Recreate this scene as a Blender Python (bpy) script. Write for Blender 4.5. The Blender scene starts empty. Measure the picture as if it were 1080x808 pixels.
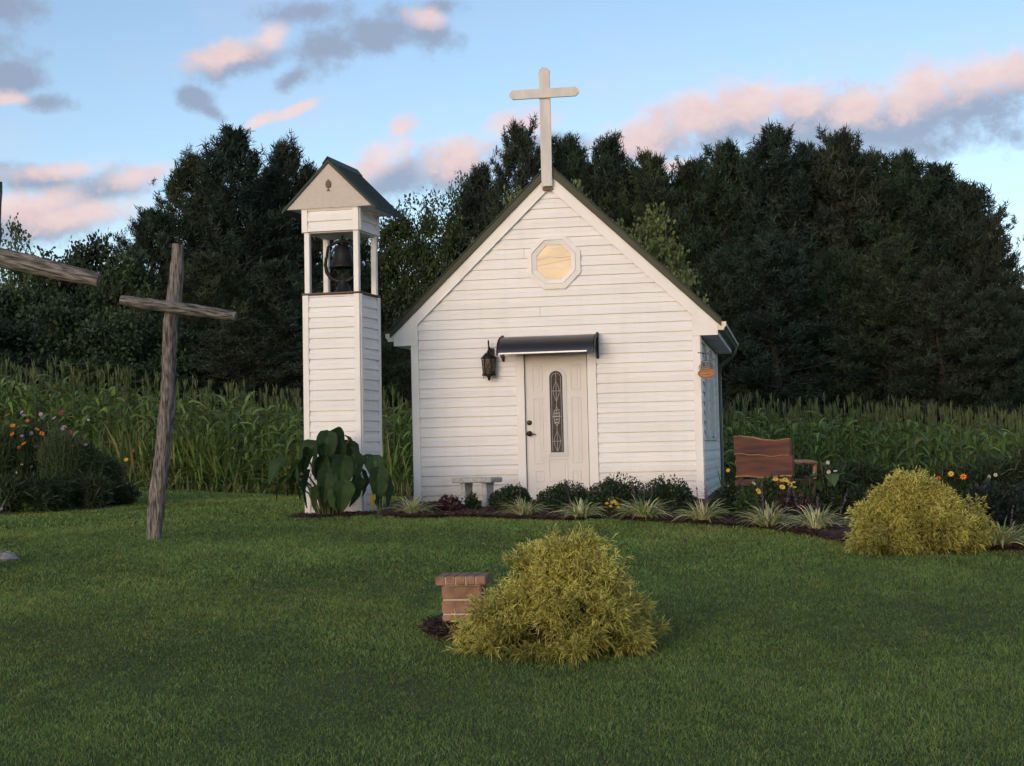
import bpy, math, random
import numpy as np
from mathutils import Vector, Matrix
random.seed(7)
rng = np.random.default_rng(11)
scn = bpy.context.scene
COL = scn.collection
PI = math.pi
EYE = 1.6

# ------------------------------------------------------------------ camera geometry
FPX = 1690.0; PITCH = math.radians(2.4); ROLL = .024
_r = np.array([1, 0, 0.]); _u = np.array([0, -math.sin(PITCH), math.cos(PITCH)]); _f = np.array([0, math.cos(PITCH), math.sin(PITCH)])
CR = math.cos(ROLL)*_r - math.sin(ROLL)*_u
CU = math.sin(ROLL)*_r + math.cos(ROLL)*_u
O3 = np.array([0, 0, EYE])
def at(x, y, Y):
    d = _f*FPX + CR*(x-540) + CU*(404-y)
    return O3 + d*Y/d[1]

# ------------------------------------------------------------------ terrain
_PD = [-80, 0, 4, 6.6, 8.85, 13, 16, 20, 24, 30, 60]
_PZ = [-.9, 0, .14, .30, .47, .70, .81, .885, .93, .97, .97]
_BX = [-120, -40, -20, -9.6, -5.7, -3.9, -1.8, 4, 6.4, 9.6, 20, 60, 120]
_BZ = [3.2, 2.6, 1.9, 1.42, 1.05, .82, .62, .38, .36, .05, -.4, -.6, -.6]
def ground(x, y):
    x = np.asarray(x, float); y = np.asarray(y, float)
    a = np.interp(y, _PD, _PZ)
    b = np.interp(x*30/np.maximum(y, 30), _BX, _BZ)
    t = np.clip((y-23)/8, 0, 1); t = t*t*(3-2*t)
    z = a*(1-t) + b*t
    z = z + .018*np.sin(x*1.1+y*.7)*np.cos(y*.9-x*.4)
    return z
def gz(x, y): return float(ground(x, y))
def on_ground(px, py):
    lo, hi = 3.0, 60.0
    Y = 3.0
    while Y < 60:
        P = at(px, py, Y)
        if P[2] <= gz(P[0], P[1]): return P
        Y += .02
    return at(px, py, 30)
def plant_at(px, Y):
    """a spot on the ground at depth Y"""
    P = at(px, 540, Y); return (float(P[0]), float(Y), gz(P[0], Y))

# ------------------------------------------------------------------ materials
def nt(m): return m.node_tree.nodes, m.node_tree.links
def mat(name, col, rough=.7, var=.15, nscale=6., bump=0., bscale=40., metal=0., spec=.35, stretch=(1, 1, 1), col2=None, detail=5., thr=(.3, .7)):
    m = bpy.data.materials.new(name); m.use_nodes = True
    n, l = nt(m); b = n['Principled BSDF']
    b.inputs['Roughness'].default_value = rough; b.inputs['Metallic'].default_value = metal
    b.inputs['Specular IOR Level'].default_value = spec
    tc = n.new('ShaderNodeTexCoord'); mp = n.new('ShaderNodeMapping'); mp.inputs['Scale'].default_value = stretch
    l.new(tc.outputs['Object'], mp.inputs[0])
    no = n.new('ShaderNodeTexNoise'); no.inputs['Scale'].default_value = nscale; no.inputs['Detail'].default_value = detail
    l.new(mp.outputs[0], no.inputs['Vector'])
    r = n.new('ShaderNodeValToRGB'); l.new(no.outputs['Fac'], r.inputs[0])
    c2 = col2 if col2 else tuple(c*(1+var) for c in col)
    c1 = col if col2 else tuple(c*(1-var) for c in col)
    r.color_ramp.elements[0].position = thr[0]; r.color_ramp.elements[1].position = thr[1]
    r.color_ramp.elements[0].color = (*c1, 1); r.color_ramp.elements[1].color = (*c2, 1)
    l.new(r.outputs[0], b.inputs['Base Color'])
    if bump:
        nb = n.new('ShaderNodeTexNoise'); nb.inputs['Scale'].default_value = bscale; nb.inputs['Detail'].default_value = 6
        l.new(mp.outputs[0], nb.inputs['Vector'])
        bp = n.new('ShaderNodeBump'); bp.inputs['Strength'].default_value = bump; bp.inputs['Distance'].default_value = .02
        l.new(nb.outputs['Fac'], bp.inputs['Height']); l.new(bp.outputs[0], b.inputs['Normal'])
    return m
def leafmat(name, rough=.6, trans=.25, spec=.25, tint=(1, 1, 1)):
    """foliage: the plant's own leaf colours are stored per vertex"""
    m = bpy.data.materials.new(name); m.use_nodes = True
    n, l = nt(m); b = n['Principled BSDF']; b.inputs['Roughness'].default_value = rough
    b.inputs['Specular IOR Level'].default_value = spec
    a = n.new('ShaderNodeAttribute'); a.attribute_name = 'Col'
    src = a.outputs['Color']
    if tint != (1, 1, 1):
        mx = n.new('ShaderNodeMix'); mx.data_type = 'RGBA'; mx.blend_type = 'MULTIPLY'; mx.inputs[0].default_value = 1
        l.new(src, mx.inputs['A']); mx.inputs['B'].default_value = (*tint, 1); src = mx.outputs['Result']
    l.new(src, b.inputs['Base Color'])
    if trans > 0:
        t = n.new('ShaderNodeBsdfTranslucent'); l.new(src, t.inputs[0])
        ms = n.new('ShaderNodeMixShader'); ms.inputs[0].default_value = trans
        l.new(b.outputs[0], ms.inputs[1]); l.new(t.outputs[0], ms.inputs[2]); l.new(ms.outputs[0], n['Material Output'].inputs[0])
    return m
M = {}
M['siding'] = mat('vinyl_siding', (.73, .725, .72), .5, nscale=1.6, col2=(.82, .82, .82), bump=.06, bscale=60, stretch=(.35, .35, 3), spec=.3)
M['trim'] = mat('white_trim', (.74, .725, .70), .5, nscale=3., col2=(.81, .80, .785), bump=.05, bscale=50)
M['soffit'] = mat('soffit_panel', (.55, .56, .55), .6, .06)
M['door'] = mat('painted_door', (.62, .60, .585), .45, nscale=2.5, col2=(.68, .665, .65), bump=.03, bscale=90)
M['roof'] = mat('green_metal_roof', (.010, .026, .020), .55, .3, 3., metal=.0, bump=.05, bscale=12, spec=.3)
M['roofedge'] = mat('olive_roof_edge', (.035, .042, .022), .55, .25, 3.)
M['gutter'] = mat('gutter_green', (.05, .07, .062), .35, .2, 5., spec=.5)
M['gutterend'] = mat('gutter_white', (.72, .66, .55), .5, .08)
M['cross'] = mat('white_cross_paint', (.50, .485, .465), .6, nscale=5, col2=(.63, .615, .60), bump=.12, bscale=60, stretch=(2, 2, .5))
M['black'] = mat('black_iron', (.012, .012, .013), .45, .3, 30., bump=.1, bscale=80, metal=.3)
M['awn'] = mat('dark_polycarbonate', (.022, .022, .026), .32, .25, 2., spec=.6)
M['alum'] = mat('aluminium_strip', (.62, .62, .62), .4, .05, metal=.3)
M['bronze'] = mat('dark_bronze', (.05, .035, .025), .35, .2, 30., metal=.7)
M['gable'] = mat('beige_stucco', (.50, .455, .41), .85, nscale=20, col2=(.56, .51, .46), bump=.25, bscale=160)
M['emblem'] = mat('brown_metal_emblem', (.12, .085, .06), .6, .3, 60.)
M['concrete'] = mat('rough_concrete', (.30, .31, .30), .9, nscale=25, col2=(.48, .50, .48), bump=.5, bscale=120)
M['brick'] = mat('tan_brick', (.17, .095, .062), .9, nscale=14, col2=(.34, .205, .135), bump=.5, bscale=90)
M['mortar'] = mat('pale_mortar', (.50, .43, .34), .95, .12, 20., bump=.4, bscale=150)
M['log'] = mat('weathered_log', (.042, .037, .033), .92, nscale=16, col2=(.27, .245, .22), bump=1., bscale=30, stretch=(3.5, 3.5, .45), thr=(.36, .62))
M['redwood'] = mat('varnished_redwood', (.035, .010, .007), .5, nscale=4, col2=(.13, .042, .020), bump=.1, bscale=20, stretch=(.6, 3, 5), spec=.5)
M['bark_edge'] = mat('light_live_edge', (.20, .10, .05), .5, nscale=8, col2=(.42, .22, .11), bump=.2, bscale=30)
M['signwood'] = mat('orange_sign_wood', (.30, .12, .045), .5, nscale=8, col2=(.50, .23, .09), stretch=(1, 1, 5), bump=.15, bscale=40)
M['bark'] = mat('tree_bark', (.045, .036, .028), .95, .35, 8., bump=.6, bscale=20, stretch=(3, 3, .6))
M['mulch'] = mat('brown_mulch', (.035, .020, .014), .95, nscale=28, col2=(.11, .062, .042), bump=.8, bscale=60)
M['bell'] = mat('black_cast_bell', (.018, .017, .018), .5, .4, 12., bump=.2, bscale=40, metal=.4)
M['dark_in'] = mat('window_dark', (.02, .022, .025), .3, .2, 5.)
M['stone'] = mat('pale_fieldstone', (.10, .10, .10), .9, nscale=22, col2=(.34, .34, .34), bump=.6, bscale=40)
M['boardwhite'] = mat('white_window_board', (.60, .62, .62), .5, .08)
M['leaf'] = leafmat('leaf')
M['needle'] = leafmat('needle', .75, .12, .1)
M['gloss'] = leafmat('glossy_leaf', .42, .18, .4)
M['grass'] = leafmat('grass_blade', .8, .35, .04)

def splash_dirt(m, top, col, amount):
    """brown rain splash on the lowest boards and faint streaks of grime above"""
    n, l = nt(m); b_ = n['Principled BSDF']; src = b_.inputs['Base Color'].links[0].from_socket
    tc_ = n.new('ShaderNodeTexCoord'); sp = n.new('ShaderNodeSeparateXYZ'); l.new(tc_.outputs['Object'], sp.inputs[0])
    mr = n.new('ShaderNodeMapRange'); l.new(sp.outputs[2], mr.inputs[0]); mr.inputs[1].default_value = top; mr.inputs[2].default_value = 0.; 
    no = n.new('ShaderNodeTexNoise'); no.inputs['Scale'].default_value = 7; no.inputs['Detail'].default_value = 8; no.inputs['Roughness'].default_value = .7; l.new(tc_.outputs['Object'], no.inputs['Vector'])
    mp_ = n.new('ShaderNodeMapping'); mp_.inputs['Scale'].default_value = (9, 9, .7); l.new(tc_.outputs['Object'], mp_.inputs[0])
    n2 = n.new('ShaderNodeTexNoise'); n2.inputs['Scale'].default_value = 1.; n2.inputs['Detail'].default_value = 6; l.new(mp_.outputs[0], n2.inputs['Vector'])
    m1 = n.new('ShaderNodeMath'); m1.operation = 'MULTIPLY'; l.new(mr.outputs[0], m1.inputs[0]); l.new(no.outputs['Fac'], m1.inputs[1])
    st_ = n.new('ShaderNodeMapRange'); l.new(n2.outputs['Fac'], st_.inputs[0]); st_.inputs[1].default_value = .52; st_.inputs[2].default_value = .80; st_.inputs[4].default_value = .08
    m2 = n.new('ShaderNodeMath'); m2.operation = 'MULTIPLY_ADD'; l.new(m1.outputs[0], m2.inputs[0]); m2.inputs[1].default_value = amount; l.new(st_.outputs[0], m2.inputs[2]); m2.use_clamp = True
    mx = n.new('ShaderNodeMix'); mx.data_type = 'RGBA'; l.new(m2.outputs[0], mx.inputs[0]); l.new(src, mx.inputs['A']); mx.inputs['B'].default_value = (*col, 1)
    l.new(mx.outputs['Result'], b_.inputs['Base Color'])
splash_dirt(M['siding'], .55, (.30, .24, .18), 1.0)
splash_dirt(M['trim'], .35, (.30, .25, .20), .8)
def glassmat(name, c1, c2, scale, rough):
    m = bpy.data.materials.new(name); m.use_nodes = True
    n, l = nt(m); b = n['Principled BSDF']
    tc = n.new('ShaderNodeTexCoord'); mp = n.new('ShaderNodeMapping'); mp.inputs['Scale'].default_value = (1, 1, 3.2)
    mp.inputs['Rotation'].default_value = (0, -.25, 0)
    l.new(tc.outputs['Object'], mp.inputs[0])
    no = n.new('ShaderNodeTexNoise'); no.inputs['Scale'].default_value = scale; no.inputs['Distortion'].default_value = .4; no.inputs['Detail'].default_value = 2
    l.new(mp.outputs[0], no.inputs['Vector'])
    r = n.new('ShaderNodeValToRGB'); l.new(no.outputs['Fac'], r.inputs[0])
    r.color_ramp.elements[0].color = (*c1, 1); r.color_ramp.elements[1].color = (*c2, 1)
    r.color_ramp.elements[0].position = .36; r.color_ramp.elements[1].position = .62
    l.new(r.outputs[0], b.inputs['Base Color']); b.inputs['Roughness'].default_value = rough
    b.inputs['Specular IOR Level'].default_value = .8; b.inputs['Coat Weight'].default_value = .5; b.inputs['Coat Roughness'].default_value = .08
    return m
M['amber'] = glassmat('amber_sunset_glass', (.34, .23, .095), (.56, .37, .135), 2.6, .34)  # amber pane, the sunset's golden reflection painted into its mottled colour
M['leaded'] = mat('dark_leaded_glass', (.012, .011, .010), .55, nscale=22, col2=(.07, .06, .052), spec=.25)
M['lampglass'] = glassmat('seeded_lamp_glass', (.09, .075, .055), (.20, .17, .12), 30., .15)

# ------------------------------------------------------------------ mesh helpers
def link_mesh(name, me, m, parent=None, loc=(0, 0, 0), rot=(0, 0, 0)):
    o = bpy.data.objects.new(name, me); COL.objects.link(o)
    for mm in (m if isinstance(m, (list, tuple)) else [m]): me.materials.append(mm)
    o.parent = parent; o.location = loc; o.rotation_euler = rot
    return o
def tag(o, label=None, cat=None, group=None, kind=None):
    if label: o['label'] = label
    if cat: o['category'] = cat
    if group: o['group'] = group
    if kind: o['kind'] = kind
    return o
def empty(name, loc, rz=0, label=None, cat=None, group=None, rot=None):
    o = bpy.data.objects.new(name, None); COL.objects.link(o); o.empty_display_size = .2
    o.location = loc; o.rotation_euler = rot if rot else (0, 0, rz)
    return tag(o, label, cat, group)
class MB:
    def __init__(s): s.v = []; s.f = []; s.sm = []
    def add(s, vs, fs, smooth=False):
        k = len(s.v); s.v += [tuple(map(float, v)) for v in vs]
        s.f += [tuple(i+k for i in f) for f in fs]; s.sm += [smooth]*len(fs); return s
    def box(s, c, d, rot=None, bev=0.):
        hx, hy, hz = d[0]/2, d[1]/2, d[2]/2
        b = min(bev, hx*.9, hy*.9, hz*.9)
        if b <= 0:
            vs = [(x, y, z) for x in (-hx, hx) for y in (-hy, hy) for z in (-hz, hz)]
            fs = [(0, 1, 3, 2), (4, 6, 7, 5), (0, 4, 5, 1), (2, 3, 7, 6), (0, 2, 6, 4), (1, 5, 7, 3)]
        else:
            vs = []; fs = []; idx = {}
            for sx in (-1, 1):
                for sy in (-1, 1):
                    for sz in (-1, 1):
                        for ax in range(3):
                            p = [sx*(hx-b), sy*(hy-b), sz*(hz-b)]; p[ax] = (sx, sy, sz)[ax]*(hx, hy, hz)[ax]
                            idx[(sx, sy, sz, ax)] = len(vs); vs.append(tuple(p))
            for sx in (-1, 1):
                for sy in (-1, 1):
                    for sz in (-1, 1): fs.append(tuple(idx[(sx, sy, sz, a)] for a in range(3)))
            for ax in range(3):
                o1, o2 = [a for a in range(3) if a != ax]
                for sg in (-1, 1):
                    q = []
                    for a, bb in ((-1, -1), (1, -1), (1, 1), (-1, 1)):
                        k = [0, 0, 0]; k[ax] = sg; k[o1] = a; k[o2] = bb; q.append(idx[(*k, ax)])
                    fs.append(tuple(q))
                for a in (-1, 1):
                    for bb in (-1, 1):
                        k0 = [0, 0, 0]; k0[ax] = -1; k0[o1] = a; k0[o2] = bb
                        k1 = list(k0); k1[ax] = 1
                        fs.append((idx[(*k0, o1)], idx[(*k1, o1)], idx[(*k1, o2)], idx[(*k0, o2)]))
        if rot is not None: vs = [tuple(rot @ Vector(v)) for v in vs]
        return s.add([(v[0]+c[0], v[1]+c[1], v[2]+c[2]) for v in vs], fs)
    def prism(s, pts, y0, y1):
        """polygon in x,z extruded along y"""
        n = len(pts)
        vs = [(p[0], y0, p[1]) for p in pts] + [(p[0], y1, p[1]) for p in pts]
        fs = [tuple(range(n)), tuple(range(2*n-1, n-1, -1))] + [(i, i+n, (i+1) % n+n, (i+1) % n) for i in range(n)]
        return s.add(vs, fs)
    def tube(s, pts, rad, seg=10, cap=True, wob=0.):
        pts = [Vector(p) for p in pts]; n = len(pts)
        if not hasattr(rad, '__len__'): rad = [rad]*n
        ref = None; rings = []
        for i, p in enumerate(pts):
            t = (pts[min(i+1, n-1)]-pts[max(i-1, 0)]).normalized()
            if ref is None:
                ref = Vector((1, 0, 0)) if abs(t.x) < .8 else Vector((0, 1, 0))
            a = (ref-t*ref.dot(t)).normalized(); b = t.cross(a); ref = a
            rings.append([p+(a*math.cos(2*PI*k/seg)+b*math.sin(2*PI*k/seg))*rad[i]*(1+(wob*(random.random()-.5) if wob else 0)) for k in range(seg)])
        vs = [v for r in rings for v in r]
        fs = [(i*seg+k, i*seg+(k+1) % seg, (i+1)*seg+(k+1) % seg, (i+1)*seg+k) for i in range(n-1) for k in range(seg)]
        s.add(vs, fs, True)
        if cap: s.add(rings[0], [tuple(range(seg))[::-1]]); s.add(rings[-1], [tuple(range(seg))])
        return s
    def lathe(s, prof, c=(0, 0, 0), seg=24):
        n = len(prof)
        vs = [(c[0]+r*math.cos(2*PI*k/seg), c[1]+r*math.sin(2*PI*k/seg), c[2]+z) for r, z in prof for k in range(seg)]
        fs = [(i*seg+k, i*seg+(k+1) % seg, (i+1)*seg+(k+1) % seg, (i+1)*seg+k) for i in range(n-1) for k in range(seg)]
        return s.add(vs, fs, True)
    def build(s, name, m, parent=None, loc=(0, 0, 0), rot=(0, 0, 0)):
        me = bpy.data.meshes.new(name); me.from_pydata(s.v, [], s.f)
        me.polygons.foreach_set('use_smooth', s.sm); me.update()
        return link_mesh(name, me, m, parent, loc, rot)

def np_mesh(name, V, Q, C=None, smooth=True):
    """V (n,3), Q (m,4) index array, C (n,3) vertex colours"""
    me = bpy.data.meshes.new(name)
    me.vertices.add(len(V)); me.vertices.foreach_set('co', np.ascontiguousarray(V, np.float32).ravel())
    k = Q.shape[1]
    me.loops.add(Q.size); me.loops.foreach_set('vertex_index', Q.astype(np.int32).ravel())
    me.polygons.add(len(Q)); me.polygons.foreach_set('loop_start', np.arange(0, Q.size, k, dtype=np.int32))
    me.polygons.foreach_set('use_smooth', np.full(len(Q), smooth))
    me.update(calc_edges=True)
    if C is not None:
        a = me.color_attributes.new('Col', 'FLOAT_COLOR', 'POINT')
        cc = np.ones((len(V), 4), np.float32); cc[:, :3] = C; a.data.foreach_set('color', cc.ravel())
    return me
def ribbons(P, side, W, C):
    """P (n,k,3) centre lines, side (n,3) or (n,k,3), W (n,k) half widths, C (n,k,3) -> V,Q,C"""
    n, k, _ = P.shape
    if side.ndim == 2: side = side[:, None, :]
    A = P - side*W[..., None]; B = P + side*W[..., None]
    V = np.stack([A, B], 2).reshape(-1, 3)
    CC = np.repeat(C[:, :, None, :], 2, 2).reshape(-1, 3)
    base = (np.arange(n)*k*2)[:, None] + (np.arange(k-1)*2)[None]
    Q = np.stack([base, base+1, base+3, base+2], -1).reshape(-1, 4)
    return V, Q, CC
def join(parts):
    Vs, Qs, Cs = [], [], []; o = 0
    for V, Q, C in parts:
        Vs.append(V); Qs.append(Q+o); Cs.append(C); o += len(V)
    return np.concatenate(Vs), np.concatenate(Qs), np.concatenate(Cs)
def nrm(v): return v/np.maximum(np.linalg.norm(v, axis=-1, keepdims=True), 1e-9)
def arcs(base, d0, L, droop, k):
    """curved strands: start direction d0, falling under droop"""
    t = np.linspace(0, 1, k)[None, :, None]
    return base[:, None, :] + d0[:, None, :]*L[:, None, None]*t + np.array([0, 0, -1.])*(droop*L)[:, None, None]*t**2
def colvar(n, c, v=.2, h=.06):
    c = np.array(c)[None]*(1+rng.uniform(-v, v, (n, 1)))
    return np.clip(c*(1+rng.uniform(-h, h, (n, 3))), 0, 1)

# ------------------------------------------------------------------ world, sun, camera
SUN_AZ = math.radians(208)     # compass-like, measured clockwise from +Y: behind the camera, to the left
SUN_EL = math.radians(12)
w = bpy.data.worlds.new('World'); scn.world = w; w.use_nodes = True
wn, wl = w.node_tree.nodes, w.node_tree.links
for n_ in list(wn): wn.remove(n_)
out = wn.new('ShaderNodeOutputWorld'); bg = wn.new('ShaderNodeBackground'); wl.new(bg.outputs[0], out.inputs[0])
sky = wn.new('ShaderNodeTexSky'); sky.sky_type = 'NISHITA'; sky.sun_disc = False
sky.sun_elevation = SUN_EL; sky.sun_rotation = SUN_AZ; sky.air_density = .8; sky.dust_density = .8; sky.ozone_density = 1.6
SKY_STR = .15; EXPO = .42
bg.inputs['Strength'].default_value = SKY_STR
tc = wn.new('ShaderNodeTexCoord')
sep = wn.new('ShaderNodeSeparateXYZ'); wl.new(tc.outputs['Generated'], sep.inputs[0])
def math_(op, a, b=None, c=None, clamp=False):
    n = wn.new('ShaderNodeMath'); n.operation = op; n.use_clamp = clamp
    for i, v in enumerate((a, b, c)):
        if v is None: continue
        if isinstance(v, (int, float)): n.inputs[i].default_value = v
        else: wl.new(v, n.inputs[i])
    return n.outputs[0]
X, Y_, Z_ = sep.outputs
hor = math_('SQRT', math_('ADD', math_('MULTIPLY', X, X), math_('MULTIPLY', Y_, Y_)))
az = math_('ARCTAN2', X, Y_); el = math_('ARCTAN2', Z_, hor)
comb = wn.new('ShaderNodeCombineXYZ'); wl.new(az, comb.inputs[0]); wl.new(el, comb.inputs[1])
def noise(scale, detail, rough=.55, stretch=(1, 1.6, 1), off=0.):
    mp = wn.new('ShaderNodeMapping'); mp.inputs['Scale'].default_value = stretch; mp.inputs['Location'].default_value = (off, off*.7, off)
    wl.new(comb.outputs[0], mp.inputs[0])
    no = wn.new('ShaderNodeTexNoise'); no.inputs['Scale'].default_value = scale; no.inputs['Detail'].default_value = detail
    no.inputs['Roughness'].default_value = rough; wl.new(mp.outputs[0], no.inputs['Vector']); return no.outputs['Fac']
def ang(px, py):
    d = at(px, py, 1.0)-O3; return math.atan2(d[0], d[1]), math.atan2(d[2], math.hypot(d[0], d[1]))
def blob(px, py, rx, ry, rot=0.):
    """one soft cloud lobe, sizes in thousandths of a radian; 1 at its heart, 0 at its rim"""
    a, e = ang(px, py); rot += math.degrees(ROLL)
    rx /= FPX; ry /= FPX; c, s = math.cos(math.radians(rot)), math.sin(math.radians(rot))
    da = math_('SUBTRACT', az, a); de = math_('SUBTRACT', el, e)
    u_ = math_('ADD', math_('MULTIPLY', da, c/rx), math_('MULTIPLY', de, s/rx))
    v_ = math_('ADD', math_('MULTIPLY', da, -s/ry), math_('MULTIPLY', de, c/ry))
    l2 = math_('ADD', math_('MULTIPLY', u_, u_), math_('MULTIPLY', v_, v_))
    return math_('SUBTRACT', 1.0, math_('SQRT', l2))
def field(bl):
    acc = None
    for b in bl:
        f = blob(*b)
        acc = f if acc is None else math_('SMOOTH_MAX', acc, f, .25)
    return acc
def smooth(v, lo, hi):
    n = wn.new('ShaderNodeMapRange'); n.interpolation_type = 'SMOOTHSTEP'
    wl.new(v, n.inputs[0]); n.inputs[1].default_value = lo; n.inputs[2].default_value = hi; return n.outputs[0]
grey = field([(690, 150, 85, 40, 10), (770, 136, 100, 52, 8), (860, 126, 110, 54, 3), (950, 130, 125, 54, 5), (1030, 116, 130, 58, 9), (1130, 98, 120, 66, 12),
              (350, 50, 62, 38, 12), (400, 38, 82, 40, 0), (455, 38, 52, 30, -10), (330, 12, 85, 22, 5), (465, 8, 46, 18, 0), (310, 82, 40, 16, 30),
              (240, 66, 76, 30, 8), (205, 104, 32, 20, -20), (222, 118, 26, 12, -30), (12, 85, 50, 34, 10),
              (-5, 5, 70, 30, 0), (45, 108, 44, 16, 0), (40, 190, 72, 30, -5), (110, 200, 80, 30, 12), (40, 236, 130, 32, 5),
              (480, 180, 100, 40, 15), (415, 190, 80, 38, 10), (860, 168, 70, 16, 0), (560, 160, 100, 24, 5), (-80, 60, 120, 60, 0), (1250, 120, 140, 60, 5)])
pink = field([(680, 140, 80, 42, 12), (735, 120, 76, 44, 14), (795, 108, 88, 44, 8), (850, 103, 76, 40, 2), (905, 108, 74, 34, -2), (965, 95, 76, 38, 14), (1040, 77, 90, 42, 8), (1130, 62, 80, 38, 5),
              (232, 56, 76, 26, 16), (285, 38, 36, 20, 20), (452, 18, 36, 20, -5), (485, 165, 72, 38, 18), (395, 172, 72, 30, 25), (425, 132, 32, 20, 20),
              (545, 132, 64, 24, 5), (270, 130, 44, 11, 25), (310, 117, 40, 9, 20), (140, 187, 64, 20, 14), (60, 180, 80, 16, 5), (30, 215, 100, 24, 8), (715, 176, 36, 12, 0), (10, 105, 40, 12, 0), (90, 225, 100, 24, 10)])
nz = noise(22, 8, .6, (1, 1.35, 1)); nz2 = noise(75, 7, .65, (1, 1.1, 1), off=3.7)
disp = math_('ADD', math_('MULTIPLY', math_('SUBTRACT', nz, .5), 1.45), math_('MULTIPLY', math_('SUBTRACT', nz2, .5), .95))
gm = smooth(math_('ADD', grey, disp), .12, .80)
pm = smooth(math_('ADD', pink, disp), .16, .85)
def mixc(f, a, b):
    n = wn.new('ShaderNodeMix'); n.data_type = 'RGBA'; wl.new(f, n.inputs[0])
    for k, v in (('A', a), ('B', b)):
        if isinstance(v, tuple): n.inputs[k].default_value = (*v, 1)
        else: wl.new(v, n.inputs[k])
    return n.outputs['Result']
K = 1/(SKY_STR*2**EXPO)
SKYGAIN = wn.new('ShaderNodeMix'); SKYGAIN.data_type = 'RGBA'; SKYGAIN.blend_type = 'MULTIPLY'; SKYGAIN.inputs[0].default_value = 1
wl.new(sky.outputs[0], SKYGAIN.inputs['A']); SKYGAIN.inputs['B'].default_value = (1.19, 1.11, 1.04, 1)
tm = wn.new('ShaderNodeMath')
thin = mixc(math_('MULTIPLY', smooth(noise(9, 5, .6, off=8.), .45, .8), .22), SKYGAIN.outputs['Result'], (.72*K, .68*K, .74*K))
c1 = mixc(math_('MULTIPLY', gm, .86), thin, (.31*K, .37*K, .50*K))
nzc = noise(40, 5, .6, off=1.3)
pcol = mixc(nzc, (.80*K, .54*K, .56*K), (1.08*K, .86*K, .76*K))
c2 = mixc(math_('MULTIPLY', pm, .80), c1, pcol)
wl.new(c2, bg.inputs[0])

sun = bpy.data.lights.new('sun', 'SUN'); sun.energy = .68; sun.angle = math.radians(34); sun.color = (1.0, .79, .71)
so = bpy.data.objects.new('sun', sun); COL.objects.link(so)
sd = Vector((math.sin(SUN_AZ)*math.cos(SUN_EL), math.cos(SUN_AZ)*math.cos(SUN_EL), math.sin(SUN_EL)))
so.rotation_euler = sd.to_track_quat('Z', 'Y').to_euler(); so.location = (-8, -20, 12)

cam = bpy.data.cameras.new('camera'); co = bpy.data.objects.new('camera', cam); COL.objects.link(co)
cam.sensor_width = 36; cam.lens = 36*FPX/1080; cam.clip_end = 3000; cam.clip_start = .05
mw = Matrix(((CR[0], CU[0], -_f[0], 0), (CR[1], CU[1], -_f[1], 0), (CR[2], CU[2], -_f[2], EYE), (0, 0, 0, 1)))
co.matrix_world = mw; scn.camera = co
scn.view_settings.view_transform = 'Standard'; scn.view_settings.look = 'None'; scn.view_settings.exposure = EXPO; scn.view_settings.gamma = 1
scn.cycles.max_bounces = 5; scn.cycles.diffuse_bounces = 3; scn.cycles.glossy_bounces = 2; scn.cycles.transmission_bounces = 3
scn.cycles.use_denoising = True

# ------------------------------------------------------------------ planting bed outlines
edge = [(404, 547), (440, 548), (480, 547), (540, 549), (600, 551), (640, 552), (700, 555), (760, 559), (820, 564), (850, 569), (885, 576), (930, 583), (1000, 587), (1060, 585), (1110, 584)]
EP = [on_ground(e[0], e[1]-(3 if e[0] > 620 else 0)) for e in edge]
bedX = [float(p[0]) for p in EP]; bedY = [float(p[1]) for p in EP]
bed_poly_x = np.array(bedX); bed_poly_y = np.array(bedY)
TOWC = np.array([-1.874, 19.5]); CHC = at(741.5, 528, 20.4)
def in_bed(x, y):
    x = np.asarray(x); y = np.asarray(y)
    f = np.interp(x, bed_poly_x, bed_poly_y, left=99, right=bed_poly_y[-1]) + .05*np.sin(x*9)+.03*np.sin(x*23)
    a = (y > f) & (y < f+8.5) & (x > bed_poly_x[0]) & (x < 12)
    b = ((x-(-2.15))/.50)**2 + ((y-19.0)/.45)**2 < 1+.1*np.sin(x*17)
    c = ((x-P_PED[0]-.02)/.22)**2+((y-P_PED[1]+.05)/.42)**2 < 1
    return a | b | c
P_PED = on_ground(484, 664)

# ------------------------------------------------------------------ lawn / ground sheet
def axis(segs):
    out = []
    for a, b, s in segs: out += list(np.arange(a, b, s))
    return np.array(out+[segs[-1][1]])
gx = axis([(-600, -120, 60), (-120, -30, 10), (-30, -12, 1.5), (-12, 12, .3), (12, 30, 1.5), (30, 120, 10), (120, 600, 60)])
gy = axis([(-300, -40, 40), (-40, 0, 4), (0, 36, .3), (36, 80, 4), (80, 200, 20), (200, 900, 100)])
GX, GY = np.meshgrid(gx, gy); GZ = ground(GX, GY)
nx, ny = len(gx), len(gy)
ii = (np.arange(ny-1)[:, None]*nx+np.arange(nx-1)[None]).reshape(-1, 1)
me = np_mesh('lawn', np.stack([GX, GY, GZ], -1).reshape(-1, 3), np.concatenate([ii, ii+1, ii+nx+1, ii+nx], 1))
M['soil'] = mat('lawn_soil', (.036, .055, .018), .95, nscale=2.2, col2=(.080, .098, .034), bump=.5, bscale=30)
tag(link_mesh('lawn', me, M['soil']), 'dark green mown lawn rising towards the chapel', kind='structure')

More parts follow.
